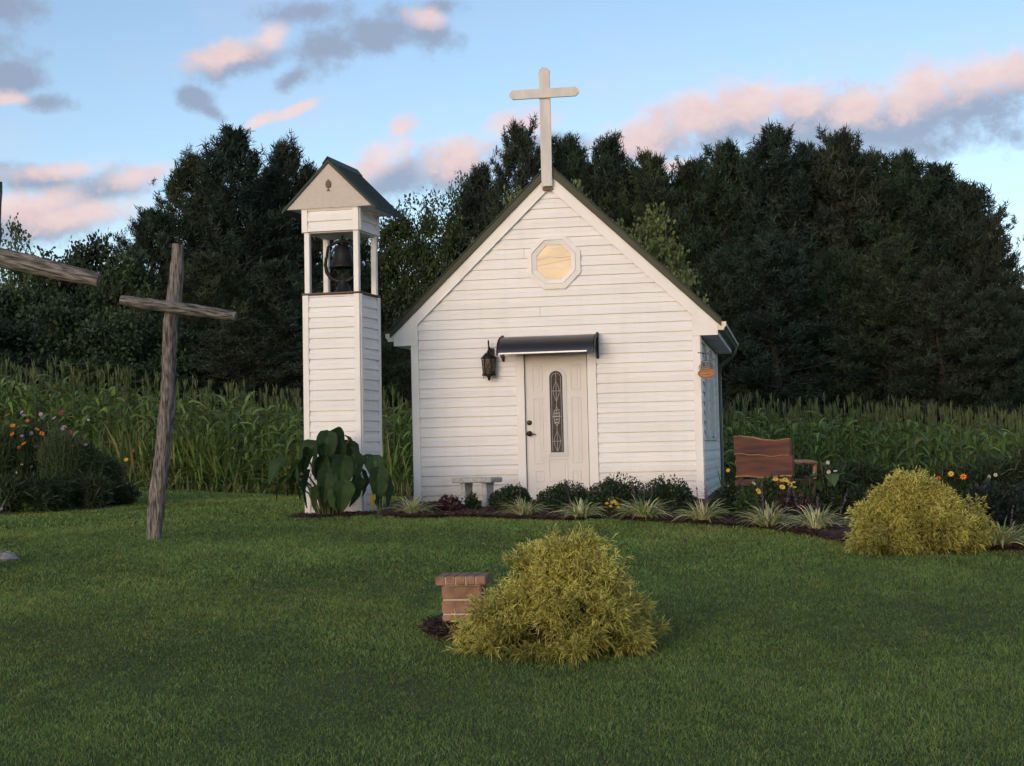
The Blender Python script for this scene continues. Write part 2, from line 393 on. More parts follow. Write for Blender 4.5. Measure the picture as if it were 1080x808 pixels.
def patch_tone(x, y):
    s = np.sin(x*1.3+1.7*np.sin(y*.8))+np.sin(y*1.9+1.3*np.sin(x*1.1+2))+.7*np.sin(x*3.1-y*2.3)+.6*np.sin(x*5.7+y*4.1+np.sin(y*3))
    return s/3.3+.35*np.sin(x*11+2*np.sin(y*7))*np.sin(y*8.3+1.7*np.sin(x*6.1))+.25*np.sin(x*23+1.5*np.sin(y*17))*np.sin(y*19+x*4)
def grass_zone(y0, y1, dens, hw, h0, h1, marg):
    n = int(dens*(y1-y0)*(.33*(y0+y1)/2*2+2*marg))
    y = rng.uniform(y0, y1, n); x = rng.uniform(-1, 1, n)*(.33*y+marg)
    keep = ~in_bed(x, y)
    # not under the chapel nor the tower
    dx, dy = x-CHC[0], y-CHC[1]; u = dx*math.cos(.1745)-dy*math.sin(.1745); v = dx*math.sin(.1745)+dy*math.cos(.1745)
    keep &= ~((u < .05) & (u > -3.8) & (v > -.02) & (v < 4.4))
    yb = 29.2+.5*np.sin(x*1.3)+.4*np.sin(x*3.3)
    keep &= (y < yb)
    x, y = x[keep], y[keep]; n = len(x)
    z = ground(x, y)
    t = patch_tone(x, y)
    H = rng.uniform(h0, h1, n)*(1+.35*t); a = rng.uniform(0, 2*PI, n); lean = rng.uniform(.1, 1.3, n)*H
    P = np.stack([x, y, z-.004], 1)
    T1 = P+np.stack([np.cos(a)*lean*.3, np.sin(a)*lean*.3, H*.6], 1)
    T2 = P+np.stack([np.cos(a)*lean, np.sin(a)*lean, H], 1)
    # blade faces are turned towards random directions, biased along the row of mowing
    b = rng.uniform(0, PI, n); side = np.stack([np.cos(b), np.sin(b), np.zeros(n)], 1)
    W = np.stack([np.full(n, hw), np.full(n, hw*.85), np.full(n, hw*.12)], 1)*rng.uniform(.7, 1.3, (n, 1))
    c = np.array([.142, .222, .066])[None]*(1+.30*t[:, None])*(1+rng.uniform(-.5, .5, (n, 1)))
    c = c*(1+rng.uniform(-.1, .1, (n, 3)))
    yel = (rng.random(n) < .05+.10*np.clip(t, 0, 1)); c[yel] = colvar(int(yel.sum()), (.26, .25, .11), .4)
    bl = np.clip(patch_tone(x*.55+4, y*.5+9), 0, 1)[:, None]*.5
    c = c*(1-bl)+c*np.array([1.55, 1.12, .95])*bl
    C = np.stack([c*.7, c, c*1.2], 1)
    return ribbons(np.stack([P, T1, T2], 1), side, W, C)
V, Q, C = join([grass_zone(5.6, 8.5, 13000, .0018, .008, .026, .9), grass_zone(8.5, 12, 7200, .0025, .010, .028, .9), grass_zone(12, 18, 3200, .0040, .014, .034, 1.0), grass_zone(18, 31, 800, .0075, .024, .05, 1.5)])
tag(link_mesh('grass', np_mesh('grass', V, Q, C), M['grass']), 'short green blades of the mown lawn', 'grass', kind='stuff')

# ------------------------------------------------------------------ mulch
def mulch():
    bx = np.arange(bed_poly_x[0]-.1, 9.5, .07); rows = 46; V = []; 
    f = np.interp(bx, bed_poly_x, bed_poly_y)+.05*np.sin(bx*9)+.03*np.sin(bx*23)
    tt = np.linspace(0, 1, rows)**1.6*8.5
    GX2 = np.repeat(bx[None], rows, 0); GY2 = f[None]+tt[:, None]
    GZ2 = ground(GX2, GY2)+.012+np.minimum(tt[:, None]*.12, .03)+rng.uniform(-.006, .006, GX2.shape)
    n1, n2 = len(bx), rows
    i = (np.arange(n2-1)[:, None]*n1+np.arange(n1-1)[None]).reshape(-1, 1)
    return np.stack([GX2, GY2, GZ2], -1).reshape(-1, 3), np.concatenate([i, i+1, i+n1+1, i+n1], 1)
V, Q = mulch(); parts = [(V, Q, np.zeros_like(V))]
def disc(cx, cy, rx, ry, wob=.08):
    rr = np.linspace(0, 1, 9); aa = np.linspace(0, 2*PI, 49)[:-1]
    R, A = np.meshgrid(rr, aa, indexing='ij'); k = 1+wob*np.sin(A*5)+wob*.5*np.sin(A*11)
    x = cx+rx*R*np.cos(A)*k; y = cy+ry*R*np.sin(A)*k; z = ground(x, y)+.01+.03*(1-R**2)+rng.uniform(-.004, .004, x.shape)
    i = np.arange(8)[:, None]*48+np.arange(48)[None]; j = np.arange(8)[:, None]*48+(np.arange(48)[None]+1) % 48
    return np.stack([x, y, z], -1).reshape(-1, 3), np.stack([i, j, j+48, i+48], -1).reshape(-1, 4)
V2, Q2 = disc(-2.15, 19.0, .52, .47); parts.append((V2, Q2, np.zeros_like(V2)))
V2, Q2 = disc(P_PED[0]+.02, P_PED[1]-.05, .24, .44); parts.append((V2, Q2, np.zeros_like(V2)))
V, Q, C = join(parts)
tag(link_mesh('mulch_bed', np_mesh('mulch_bed', V, Q), M['mulch']), 'brown bark mulch bed along the chapel', kind='structure')
n = 26000
x = rng.uniform(bed_poly_x[0], 6.2, n); y = np.interp(x, bed_poly_x, bed_poly_y)+rng.random(n)**2*3.2-.03
n2 = 1500; a = rng.uniform(0, 2*PI, n2); q = np.sqrt(rng.random(n2))
x = np.concatenate([x, -2.15+.52*q*np.cos(a), P_PED[0]+.02+.25*q*np.cos(a)]); y = np.concatenate([y, 19.0+.47*q*np.sin(a), P_PED[1]-.05+.46*q*np.sin(a)]); n = len(x)
z = ground(x, y)+.03+rng.uniform(0, .022, n)
a = rng.uniform(0, PI, n); L = rng.uniform(.008, .03, n)
d = np.stack([np.cos(a), np.sin(a), rng.uniform(-.4, .4, n)], 1); P = np.stack([x, y, z], 1)
side = nrm(np.stack([-np.sin(a), np.cos(a), rng.uniform(-.6, .6, n)], 1))
c = colvar(n, (.075, .038, .026), .5); pale = rng.random(n) < .06; c[pale] = colvar(int(pale.sum()), (.2, .14, .1), .3)
V, Q, C = ribbons(np.stack([P-d*L[:, None], P+d*L[:, None]], 1), side, rng.uniform(.003, .008, (n, 2)), np.stack([c, c], 1))
tag(link_mesh('mulch_chips', np_mesh('mulch_chips', V, Q, C), M['leaf']), 'loose brown bark chips on the planting bed', 'mulch', kind='stuff')

# ------------------------------------------------------------------ chapel
SL = .953     # gable slope
HW = 1.867; DEP = 4.3; WZ = 2.10
yaw = math.radians(10)
cloc = (CHC[0]-HW*math.cos(yaw), CHC[1]+HW*math.sin(yaw), CHC[2])
chapel = empty('chapel', cloc, -yaw, 'small white clapboard chapel with steep dark roof, octagonal window and panelled door', 'chapel')
def course_levels(z0, z1, h=.1275):
    zs = []; z = z0
    while z < z1-.004:
        zs.append((z, min(z+h, z1))); z += h
    return zs
def siding_faces(mb, x_l, x_r, z0, z1, tr, holes=()):
    """lap siding: every course stands proud at its foot and runs in at its head; tr maps (x, out, z) to space"""
    for (a, b) in course_levels(z0, z1):
        full = (b-a)/.1275
        prof = [(a, .001), (a+.001, .024), (a+(b-a)*.50, .021), (a+(b-a)*.58, .0115), (a+(b-a)*.895, .0080), (a+(b-a)*.905, .001), (b, .001)]
        segs = [(lambda z: x_l(z), lambda z: x_r(z))]
        for (hx0, hx1, hz0, hz1) in holes:
            if a < hz1 and b > hz0:
                segs = [(lambda z: x_l(z), lambda z, h=hx0: h), (lambda z, h=hx1: h, lambda z: x_r(z))]
        jr = random.Random(int(a*1000)+int(z1*77))
        if (b-a) > .1 and jr.random() < .42:      # butt joint between two lengths of board
            jx = jr.uniform(.2, .8); ns_ = []
            for (fl, fr) in segs:
                if fr(a)-fl(a) > 1.4: ns_ += [(fl, lambda z, q=fl(a)+(fr(a)-fl(a))*jx: q-.0015), (lambda z, q=fl(a)+(fr(a)-fl(a))*jx: q+.0015, fr)]
                else: ns_.append((fl, fr))
            segs = ns_
        for (fl, fr) in segs:
            if fr(b) - fl(b) < .01 and fr(a)-fl(a) < .03: continue
            ns = 8
            vs = []
            for (z, p) in prof:
                l, r = fl(z), fr(z)
                if r < l: l = r = (l+r)/2
                for k in range(ns+1):
                    xx = l+(r-l)*k/ns
                    vs.append(tr(xx, p+.0005*math.sin(xx*3.1+a*17)+.0003*math.sin(xx*7.7+a*29), z))
            fs = [(i*(ns+1)+k, i*(ns+1)+k+1, (i+1)*(ns+1)+k+1, (i+1)*(ns+1)+k) for i in range(len(prof)-1) for k in range(ns)]
            mb.add(vs, fs)
mb = MB()
gl = lambda z: -HW+.055 if z < 2.4 else -(4.10-z)/SL
siding_faces(mb, gl, lambda z: -gl(z), .0, 4.09, lambda x, p, z: (x, -p, z), [(-.50, .55, 0, 1.96)])
mb.build('front_wall', M['siding'], chapel)
for sgn in (1, -1):
    mb = MB()
    siding_faces(mb, lambda z: .05, lambda z: DEP-.05, 0, 2.13, lambda x, p, z: (sgn*(HW+p), x, z), [])
    mb.build('side_wall', M['siding'], chapel)
mb = MB(); siding_faces(mb, gl, lambda z: -gl(z), 0, 4.09, lambda x, p, z: (x, DEP+p, z)); mb.build('back_wall', M['siding'], chapel)
# inner shell keeps the chapel dark and solid
mb = MB(); mb.prism([(-HW+.01, .0), (-.51, .0), (-.51, 1.97), (.56, 1.97), (.56, 0), (HW-.01, 0), (HW-.01, 2.3), (0, 4.12), (-HW+.01, 2.3)], .012, .04); 
mb.box((-HW+.03, DEP/2, 1.1), (.04, DEP-.1, 2.2)); mb.box((HW-.03, DEP/2, 1.1), (.04, DEP-.1, 2.2)); mb.box((0, DEP/2, -.05), (2*HW-.1, DEP-.1, .1))
mb.build('wall_sheathing', M['dark_in'], chapel)
mb = MB(); mb.box((0, DEP/2, -.1), (2*HW-.04, DEP-.04, .28)); mb.build('foundation', M['concrete'], chapel)
# corner posts
for sx in (-1, 1):
    for yy in (0, DEP):
        s2 = -1 if yy == 0 else 1
        mb = MB(); mb.box((sx*(HW-.026), yy+s2*.018, 1.07), (.098, .044, 2.14), bev=.003); mb.box((sx*(HW+.014), yy-s2*.034, 1.07), (.044, .056, 2.14), bev=.003)
        mb.build('corner_post', M['trim'], chapel)
# rake boards with boxed returns at the eaves
TOPZ = 4.265
def zr(x): return TOPZ-SL*abs(x)
for s in (-1, 1):
    mb = MB()
    E_ = HW+.25
    pts = [(0, zr(0)), (s*E_, zr(E_)), (s*E_, WZ), (s*(HW-.075), WZ), (s*(HW-.075), zr(HW-.075)-.175), (0, zr(0)-.175)]
    mb.prism(pts, -.052, -.028); mb.build('rake_board', M['trim'], chapel)
    mb = MB()     # thin drip moulding along the inner edge
    p0 = Vector((0, -.053, zr(0)-.178)); p1 = Vector((s*(HW-.06), -.053, zr(HW-.06)-.178))
    mb.prism([(0, zr(0)-.170), (s*(HW-.07), zr(HW-.07)-.170), (s*(HW-.07), zr(HW-.07)-.186), (0, zr(0)-.186)], -.060, -.0525); mb.build('rake_moulding', M['trim'], chapel)
    # back rake
    mb = MB(); mb.prism(pts, DEP+.02, DEP+.047); mb.build('rake_board', M['trim'], chapel)
    # soffit and fascia
    mb = MB(); mb.box((s*(HW+.125+.008), DEP/2, WZ+.012), (.232, DEP+.03, .016))
    for k in range(14): mb.box((s*(HW+.13), .15+k*.31, WZ+.0025), (.22, .006, .004))
    mb.build('soffit', M['soffit'], chapel)
    mb = MB(); mb.box((s*(E_-.012), DEP/2, (WZ+zr(E_))/2+.012), (.02, DEP+.035, zr(E_)-WZ-.02)); mb.build('fascia', M['trim'], chapel)
    # gutter: K-profile trough with end caps
    g = [(0, 0), (0, .10), (.012, .10), (.012, .012), (.062, .012), (.074, .045), (.088, .060), (.088, .10), (.102, .10), (.102, .052), (.086, .038), (.072, 0)]
    gp = [(s*(E_+.002+a), zr(E_)-.085+b) for a, b in g]
    mb = MB(); mb.prism(gp, -.05, DEP+.06); gu = mb.build('gutter', M['gutter'], chapel)
    cp = [(s*(E_+.002+a), zr(E_)-.086+b) for a, b in [(0, 0), (0, .104), (.108, .104), (.106, .050), (.088, .034), (.072, -.002)]]
    for y0 in (-.056, DEP+.061):
        mb = MB(); mb.prism(cp, y0, y0+.005); mb.build('end_cap', M['gutterend'], gu)
    # downspout
    mb = MB(); gx_ = s*(E_+.05); z0 = zr(E_)-.08
    mb.tube([(gx_, DEP-.05, z0), (gx_, DEP-.05, z0-.06), (gx_-s*.05, DEP-.05, z0-.13), (gx_-s*.22, DEP-.02, z0-.27), (s*(HW+.055), DEP-.0, z0-.36), (s*(HW+.055), DEP, z0-.5), (s*(HW+.055), DEP, .12), (s*(HW+.10), DEP-.03, .04)], .030, 8)
    mb.build('downspout', M['trim'] if s < 0 else M['gutter'], chapel)
# roof: two thick metal slabs with ribs
roofth = .115
for s in (-1, 1):
    mb = MB(); E2 = HW+.25+.045
    mb.prism([(0, zr(0)+.004), (s*E2, zr(E2)+.004), (s*E2, zr(E2)+.004+.085), (0, zr(0)+roofth)], -.085, DEP+.085)
    rf = mb.build('roof', M['roofedge'], chapel)
    mb = MB()
    mb.prism([(0, zr(0)+roofth+.002), (s*E2, zr(E2)+.091), (s*(E2+.012), zr(E2)+.096), (0, zr(0)+roofth+.014)], -.10, DEP+.10)
    nrb = 19
    for k in range(nrb):
        yy = -.06+(DEP+.12)*k/(nrb-1)
        mb.prism([(s*.03, zr(.03)+roofth+.010), (s*E2, zr(E2)+.094), (s*E2, zr(E2)+.118), (s*.03, zr(.03)+roofth+.034)], yy-.012, yy+.012)
    mb.build('metal_sheet', M['roof'], rf)
mb = MB(); mb.prism([(-.14, zr(.14)+roofth+.018), (0, zr(0)+roofth+.045), (.14, zr(.14)+roofth+.018), (.14, zr(.14)+roofth+.028), (0, zr(0)+roofth+.057), (-.14, zr(.14)+roofth+.028)], -.11, DEP+.11); mb.build('ridge_cap', M['roof'], chapel)
# cross on the gable
cr = empty('gable_cross', (0, 0, 0)); cr.parent = chapel
def cham(x0, x1, z0, z1, c, ends):
    if ends == 'v': return [(x0, z0), (x1, z0), (x1, z1-c), (x1-c, z1), (x0+c, z1), (x0, z1-c)]
    return [(x0+c, z0), (x1-c, z0), (x1, z0+c), (x1, z1-c), (x1-c, z1), (x0+c, z1), (x0, z1-c), (x0, z0+c)]
mb = MB(); mb.prism(cham(-.088, .052, 4.10, 5.655, .045, 'v'), -.125, -.090); mb.build('upright', M['cross'], cr)
mb = MB(); mb.prism(cham(-.475, .430, 5.245, 5.365, .038, 'h'), -.163, -.1275); mb.build('crossbar', M['cross'], cr)
mb = MB(); mb.prism([(-.075, 4.05), (.040, 4.05), (.052, 4.08), (-.018, 4.14), (-.088, 4.08)], -.088, -.048); mb.build('foot_block', M['emblem'], cr)
# octagonal window
def ngon(cx, cz, r, n=8, ph=PI/8, sz=1.0): return [(cx+r*math.cos(ph+2*PI*k/n), cz+sz*r*math.sin(ph+2*PI*k/n)) for k in range(n)]
def ring(mb, cx, cz, r0, r1, y0, y1, yi=None):
    a = ngon(cx, cz, r0); b = ngon(cx, cz, r1); yi = y0 if yi is None else yi
    vs = [(p[0], y0, p[1]) for p in a]+[(p[0], yi, p[1]) for p in b]+[(p[0], y1, p[1]) for p in a]+[(p[0], y1, p[1]) for p in b]
    fs = []
    for i in range(8):
        j = (i+1) % 8
        fs += [(i, j, 8+j, 8+i), (16+i, 24+i, 24+j, 16+j), (i, 16+i, 16+j, j), (8+i, 8+j, 24+j, 24+i)]
    mb.add(vs, fs)
ow = empty('octagonal_window', (0, 0, 0)); ow.parent = chapel
CX, CZ = .036, 3.117
mb = MB(); ring(mb, CX, CZ, .375, .315, -.044, -.012, -.052); mb.build('outer_trim', M['trim'], ow)
mb = MB(); ring(mb, CX, CZ, .3145, .300, -.030, -.010); ring(mb, CX, CZ, .299, .245, -.046, -.010, -.034); mb.build('sash', M['trim'], ow)
mb = MB(); mb.prism(ngon(CX, CZ, .2445), -.024, -.019); mb.build('pane', M['amber'], ow)
# lead lines on the amber pane
mb = MB()
for (x0, z0, x1, z1) in [(-.22, .04, -.05, .075), (-.05, .075, .10, .055), (.10, .055, .225, .07), (-.22, -.04, -.02, -.005), (-.02, -.005, .22, .03)]:
    mb.tube([(CX+x0, -.0255, CZ+z0), (CX+x1, -.0255, CZ+z1)], .0016, 5)
mb.build('lead_line', M['emblem'], ow)
# door
dr = empty('door', (0, 0, 0)); dr.parent = chapel
mb = MB()
dx0, dx1 = -.393, .421
mb.box(((dx0+dx1)/2, .035, .985), (dx1-dx0, .04, 1.95), bev=.004)
mb.build('door_panel', M['door'], dr)
def raised(mb, x0, x1, z0, z1):
    cxx, czz = (x0+x1)/2, (z0+z1)/2; w_, h_ = x1-x0, z1-z0
    for (bx_, bz_, bw, bh) in [(cxx, z1, w_, .014), (cxx, z0, w_, .014), (x0, czz, .014, h_), (x1, czz, .014, h_)]:
        mb.box((bx_, .0125, bz_), (bw, .009, bh), bev=.003)
    mb.box((cxx, .0135, czz), (w_-.06, .006, h_-.06), bev=.003)
mb = MB()
gcx = .016
raised(mb, -.10, .14, .10, .20); raised(mb, -.10, .14, .29, .57)
raised(mb, -.27, -.17, .10, .20); raised(mb, -.27, -.17, .29, .42); raised(mb, .21, .31, .10, .20); raised(mb, .21, .31, .29, .42)
raised(mb, -.29, -.17, .52, 1.36); raised(mb, .21, .33, .52, 1.36); raised(mb, -.29, -.17, 1.46, 1.78); raised(mb, .21, .33, 1.46, 1.78)
mb.build('raised_panels', M['door'], dr)
def arch(cx, z0, z1, hw, n=10):
    zc = z1-hw
    return [(cx-hw, z0), (cx+hw, z0)]+[(cx+hw*math.cos(PI*k/n), zc+hw*math.sin(PI*k/n)) for k in range(n+1)]
go = arch(gcx, .60, 1.765, .135); gi = arch(gcx, .655, 1.71, .085)
mb = MB(); n_ = len(go)
vs = [(p[0], .004, p[1]) for p in go]+[(p[0], -.006, p[1]) for p in gi]+[(p[0], .016, p[1]) for p in go]+[(p[0], .016, p[1]) for p in gi]
fs = []
for i in range(n_):
    j = (i+1) % n_
    fs += [(i, j, n_+j, n_+i), (i, 2*n_+i, 2*n_+j, j), (n_+i, n_+j, 3*n_+j, 3*n_+i)]
mb.add(vs, fs); mb.build('glass_frame', M['door'], dr)
mb = MB(); mb.prism(arch(gcx, .656, 1.709, .084), .008, .013); gp_ = mb.build('glass_panel', M['leaded'], dr)
mb = MB()      # came work of the leaded glass
def came(pts, r=.0022): mb.tube([(gcx+a, .0065, b) for a, b in pts], r, 5)
came([(-.062, .67), (-.062, 1.62)]); came([(.062, .67), (.062, 1.62)])
came([(.062*math.cos(PI*k/8), 1.62+.062*math.sin(PI*k/8)) for k in range(9)])
for cz_ in (.80, 1.12, 1.45):
    came([(0, cz_-.13), (.034, cz_-.05), (.04, cz_), (.034, cz_+.05), (0, cz_+.13), (-.034, cz_+.05), (-.04, cz_), (-.034, cz_-.05), (0, cz_-.13)])
    came([(-.062, cz_), (.062, cz_)])
for k in range(9):
    zz = 1.03+.02*k; came([(-.04, zz), (.04, zz+.02*(-1)**k)], .0026)
came([(0, .67), (0, 1.68)])
mb.build('leading', M['alum'], gp_)
mb = MB()
for zz in (1.047, .906):
    mb.lathe([(0, -.012), (.036, -.012), (.036, 0), (.018, .003), (.016, .02)], seg=16) if False else None
def disc_y(mb, x, z, prof, seg=18):
    vs = [(x+r*math.cos(2*PI*k/seg), y, z+r*math.sin(2*PI*k/seg)) for r, y in prof for k in range(seg)]
    fs = [(i*seg+k, i*seg+(k+1) % seg, (i+1)*seg+(k+1) % seg, (i+1)*seg+k) for i in range(len(prof)-1) for k in range(seg)]
    mb.add(vs, fs, True)
mb = MB(); disc_y(mb, -.345, 1.047, [(.033, .015), (.033, .004), (.024, -.002), (.0001, -.004)]); mb.build('deadbolt', M['bronze'], dr)
mb = MB(); disc_y(mb, -.345, .906, [(.036, .015), (.034, .006), (.015, .0), (.014, -.025), (.03, -.035), (.033, -.05), (.022, -.064), (.0001, -.067)])
mb.tube([(-.345, -.045, .906), (-.29, -.052, .900), (-.255, -.045, .893)], [.009, .008, .006], 8); mb.build('door_handle', M['bronze'], dr)
mb = MB(); 
mb.box((-.450, -.012, .985), (.100, .05, 1.97), bev=.004); mb.box((-.402, .0, .985), (.014, .07, 1.95))
mb.box((.490, -.012, .985), (.118, .05, 1.97), bev=.004); mb.box((.0195, -.012, 2.005), (1.066, .052, .07), bev=.004)
mb.build('door_frame', M['trim'], dr)
mb = MB(); mb.box((-.3945, .012, .985), (.006, .02, 1.95)); mb.build('weather_strip', M['black'], dr)
mb = MB(); mb.box((.01, -.03, .0), (.95, .13, .03)); mb.build('threshold', M['alum'], dr)
# awning
aw = empty('door_awning', (0, 0, 0)); aw.parent = chapel
ax0, ax1 = -.665, .575
def apro(t): # from the wall top round to the front lip
    a = math.radians(4)+t*math.radians(80)
    return (-.02-.45*math.sin(a)-.0, 1.912+.255*math.cos(a))
mb = MB(); K_ = 16; vs = []
for dd in (0, .008):
    for k in range(K_+1):
        y_, z_ = apro(k/K_)
        for j in range(9):
            sag = .004*math.sin(j*.9)
            vs.append((ax0+.012+(ax1-ax0-.024)*j/8, y_+dd*.7, z_-dd+sag*.5))
nn = (K_+1)*9; fs = []
for k in range(K_):
    for j in range(8):
        a = k*9+j; fs += [(a, a+1, a+10, a+9), (nn+a, nn+a+9, nn+a+10, nn+a+1)]
mb.add(vs, fs, True); mb.build('canopy', M['awn'], aw)
for xx in (ax0, ax1):
    mb = MB()
    o_ = [apro(k/12) for k in range(13)]
    pts = [(y, z+.012) for y, z in o_]+[(o_[-1][0]-.004, o_[-1][1]-.03), (o_[-1][0]+.03, o_[-1][1]-.03)]+[(y+.03*(.2+.8*i/12)+.0, z-.035) for i, (y, z) in reversed(list(enumerate(o_)))]
    pts += [(-.024, 1.90), (-.018, 1.90)] if False else []
    n3 = len(pts)
    vs = [(xx-.009, p[0], p[1]) for p in pts]+[(xx+.009, p[0], p[1]) for p in pts]
    fs = [tuple(range(n3)), tuple(range(2*n3-1, n3-1, -1))]+[(i, (i+1) % n3, n3+(i+1) % n3, n3+i) for i in range(n3)]
    mb.add(vs, fs); mb.box((xx, -.035, 2.02), (.03, .03, .34), bev=.004)
    mb.tube([(xx, -.04, 1.88), (xx, -.16, 1.90), (xx, -.30, 2.0), (xx, -.40, 2.05)], .009, 8)
    mb.build('bracket', M['black'], aw)
yl, zl = apro(1.0)
mb = MB(); mb.box(((ax0+ax1)/2-.03, yl-.004, zl-.012), (ax1-ax0-.11, .014, .022), bev=.003); mb.build('front_trim', M['alum'], aw)
# side wall windows
def side_window(y0, y1, z0, z1):
    r = empty('side_window', (0, 0, 0)); r.parent = chapel; xw = HW+.034
    mb = MB(); t = .07
    mb.box((xw, (y0+y1)/2, z1), (.036, y1-y0+t, t)); mb.box((xw, (y0+y1)/2, z0), (.045, y1-y0+t, t*.8))
    for yy in (y0, y1): mb.box((xw+.004, yy, (z0+z1)/2), (.044, t, z1-z0))
    mb.build('frame', M['boardwhite'], r)
    mb = MB(); mb.box((HW+.028, (y0+y1)/2, (z0+z1)/2), (.004, y1-y0, z1-z0)); 
    nsl = int((z1-z0)/.1275)
    for k in range(nsl): mb.box((HW+.036, (y0+y1)/2, z0+.06+k*.1275), (.010, y1-y0-t, .104), Matrix.Rotation(.08, 3, 'Y'))
    mb.build('shutter_louvres', M['siding'], r)
side_window(.80, 1.62, .80, 1.98); side_window(2.35, 3.25, .80, 1.98)
# wall lantern
ln = empty('wall_lantern', (-.835, 0, 1.60)); ln.parent = chapel
ly = -.14
mb = MB(); mb.box((0.02, -.026, .30), (.075, .02, .26), bev=.006); 
mb.tube([(.02, -.03, .36), (.02, -.10, .40), (0, -.14, .47), (0, -.15, .50), (0, -.14, .525), (0, -.115, .52), (0, -.11, .48), (0, ly, .42), (0, ly, .38)], .008, 8)
mb.tube([(.02, -.03, .22), (.03, -.08, .18), (.025, -.12, .14)], .006, 6); mb.build('bracket', M['black'], ln)
mb = MB(); hexs = 6
mb.lathe([(.0, .40), (.018, .395), (.022, .37), (.05, .36), (.075, .33), (.108, .295), (.105, .287), (.0, .285)], (0, ly, 0), hexs); mb.build('lantern_cap', M['black'], ln)
mb = MB()
for k in range(hexs):
    a = 2*PI*k/hexs; p0 = (.092*math.cos(a), ly+.092*math.sin(a)); p1 = (.076*math.cos(a), ly+.076*math.sin(a))
    mb.tube([(p0[0], p0[1], .29), (p1[0], p1[1], .085)], .0055, 6)
    a2 = 2*PI*(k+1)/hexs; q0 = (.092*math.cos(a2), ly+.092*math.sin(a2)); q1 = (.076*math.cos(a2), ly+.076*math.sin(a2))
    mb.tube([(p0[0], p0[1], .285), (q1[0], q1[1], .09)], .003, 5); mb.tube([(q0[0], q0[1], .285), (p1[0], p1[1], .09)], .003, 5)
    mb.tube([(p1[0], p1[1], .088), (q1[0], q1[1], .088)], .005, 5)
mb.build('cage', M['black'], ln)
mb = MB(); mb.lathe([(.084, .286), (.070, .09), (.0, .088)], (0, ly, 0), hexs); mb.build('lamp_glass', M['lampglass'], ln)
mb = MB(); mb.lathe([(.0, .09), (.095, .086), (.092, .07), (.04, .062), (.015, .045), (.02, .03), (.010, .01), (.0, .0)], (0, ly, 0), 12)
for k in range(3):
    a = PI/6+2*PI*k/3; mb.tube([(.09*math.cos(a), ly+.09*math.sin(a), .075), (.10*math.cos(a), ly+.10*math.sin(a), .04), (.05*math.cos(a), ly+.05*math.sin(a), .045)], .004, 5)
mb.build('finial', M['black'], ln)
# hanging oval sign, seen beside the corner
P = at(745, 393, 20.15)
sg = empty('hanging_sign', tuple(P), -yaw*.3, 'oval orange wooden sign hanging under the eave beside the chapel corner', 'sign')
mb = MB(); nn_ = 28
mb.prism([(.108*math.cos(2*PI*k/nn_), .066*math.sin(2*PI*k/nn_)-.01) for k in range(nn_)], -.010, .010); bd = mb.build('sign_board', M['signwood'], sg)
mb = MB()
rg = [(.094*math.cos(2*PI*k/nn_), -.0125, .052*math.sin(2*PI*k/nn_)-.01) for k in range(nn_+1)]; mb.tube(rg, .003, 5)
mb.tube([(-.05, -.0125, .012), (-.02, -.0125, .018), (.01, -.0125, .008), (.045, -.0125, .016)], .003, 5)
mb.tube([(-.055, -.0125, -.018), (-.01, -.0125, -.026), (.05, -.0125, -.018)], .003, 5); mb.build('carved_line', M['emblem'], bd)
mb = MB()
for k in range(7):
    a = PI*k/6; cx_, cz_ = .075*math.cos(a), .06+.045*math.sin(a)
    mb.tube([(cx_+.018*math.cos(2*PI*j/10), 0, cz_+.018*math.sin(2*PI*j/10)) for j in range(11)], .0045, 5)
mb.tube([(-.09, 0, .045), (0, 0, .065), (.09, 0, .045)], .005, 6); mb.tube([(-.06, .0, .06), (-.06, 0, .145), (0, 0, .155), (.06, 0, .145), (.06, 0, .06)], .004, 6)
mb.build('scroll_hanger', M['emblem'], sg)
mb = MB(); mb.tube([(0, 0, .155), (0, 0, .24), (-.10, 0, .255)], .006, 6); mb.build('hook', M['black'], sg)

# ------------------------------------------------------------------ bell tower
ty = math.radians(15.5); TW, TD = .735, .70
tl = np.array([-1.857, 19.5, .86]); tloc = (tl[0]-TW/2*math.cos(ty)+TD/2*math.sin(ty), tl[1]+TW/2*math.sin(ty)+TD/2*math.cos(ty), tl[2])
tw = empty('bell_tower', tloc, 0, 'slender white clapboard bell tower with open belfry and small gabled roof', 'bell tower', rot=(0, .008, -ty))
H1, H2, H3 = 2.715, 3.485, 3.805
for nm, (a, b) in (('shaft', (0, H1-.02)), ('belfry_band', (H2, H3))):
    mb = MB(); hx, hy = TW/2-.012, TD/2-.012
    siding_faces(mb, lambda z: -hx+.04, lambda z: hx-.04, a, b, lambda x, p, z: (x, -hy-p, z))
    siding_faces(mb, lambda z: -hx+.04, lambda z: hx-.04, a, b, lambda x, p, z: (x, hy+p, z))
    siding_faces(mb, lambda z: -hy+.04, lambda z: hy-.04, a, b, lambda x, p, z: (hx+p, x, z))
    siding_faces(mb, lambda z: -hy+.04, lambda z: hy-.04, a, b, lambda x, p, z: (-hx-p, x, z))
    mb.box((0, 0, (a+b)/2), (2*hx-.01, 2*hy-.01, b-a-.004))
    mb.build(nm, M['siding'], tw)
    for sx in (-1, 1):
        for sy in (-1, 1):
            mb = MB()
            mb.box((sx*(TW/2-.032), sy*(TD/2+.006), (a+b)/2), (.075, .028, b-a+.01), bev=.003)
            mb.box((sx*(TW/2+.006), sy*(TD/2-.043), (a+b)/2), (.028, .065, b-a+.01), bev=.003)
            mb.build('corner_trim', M['trim'], tw)
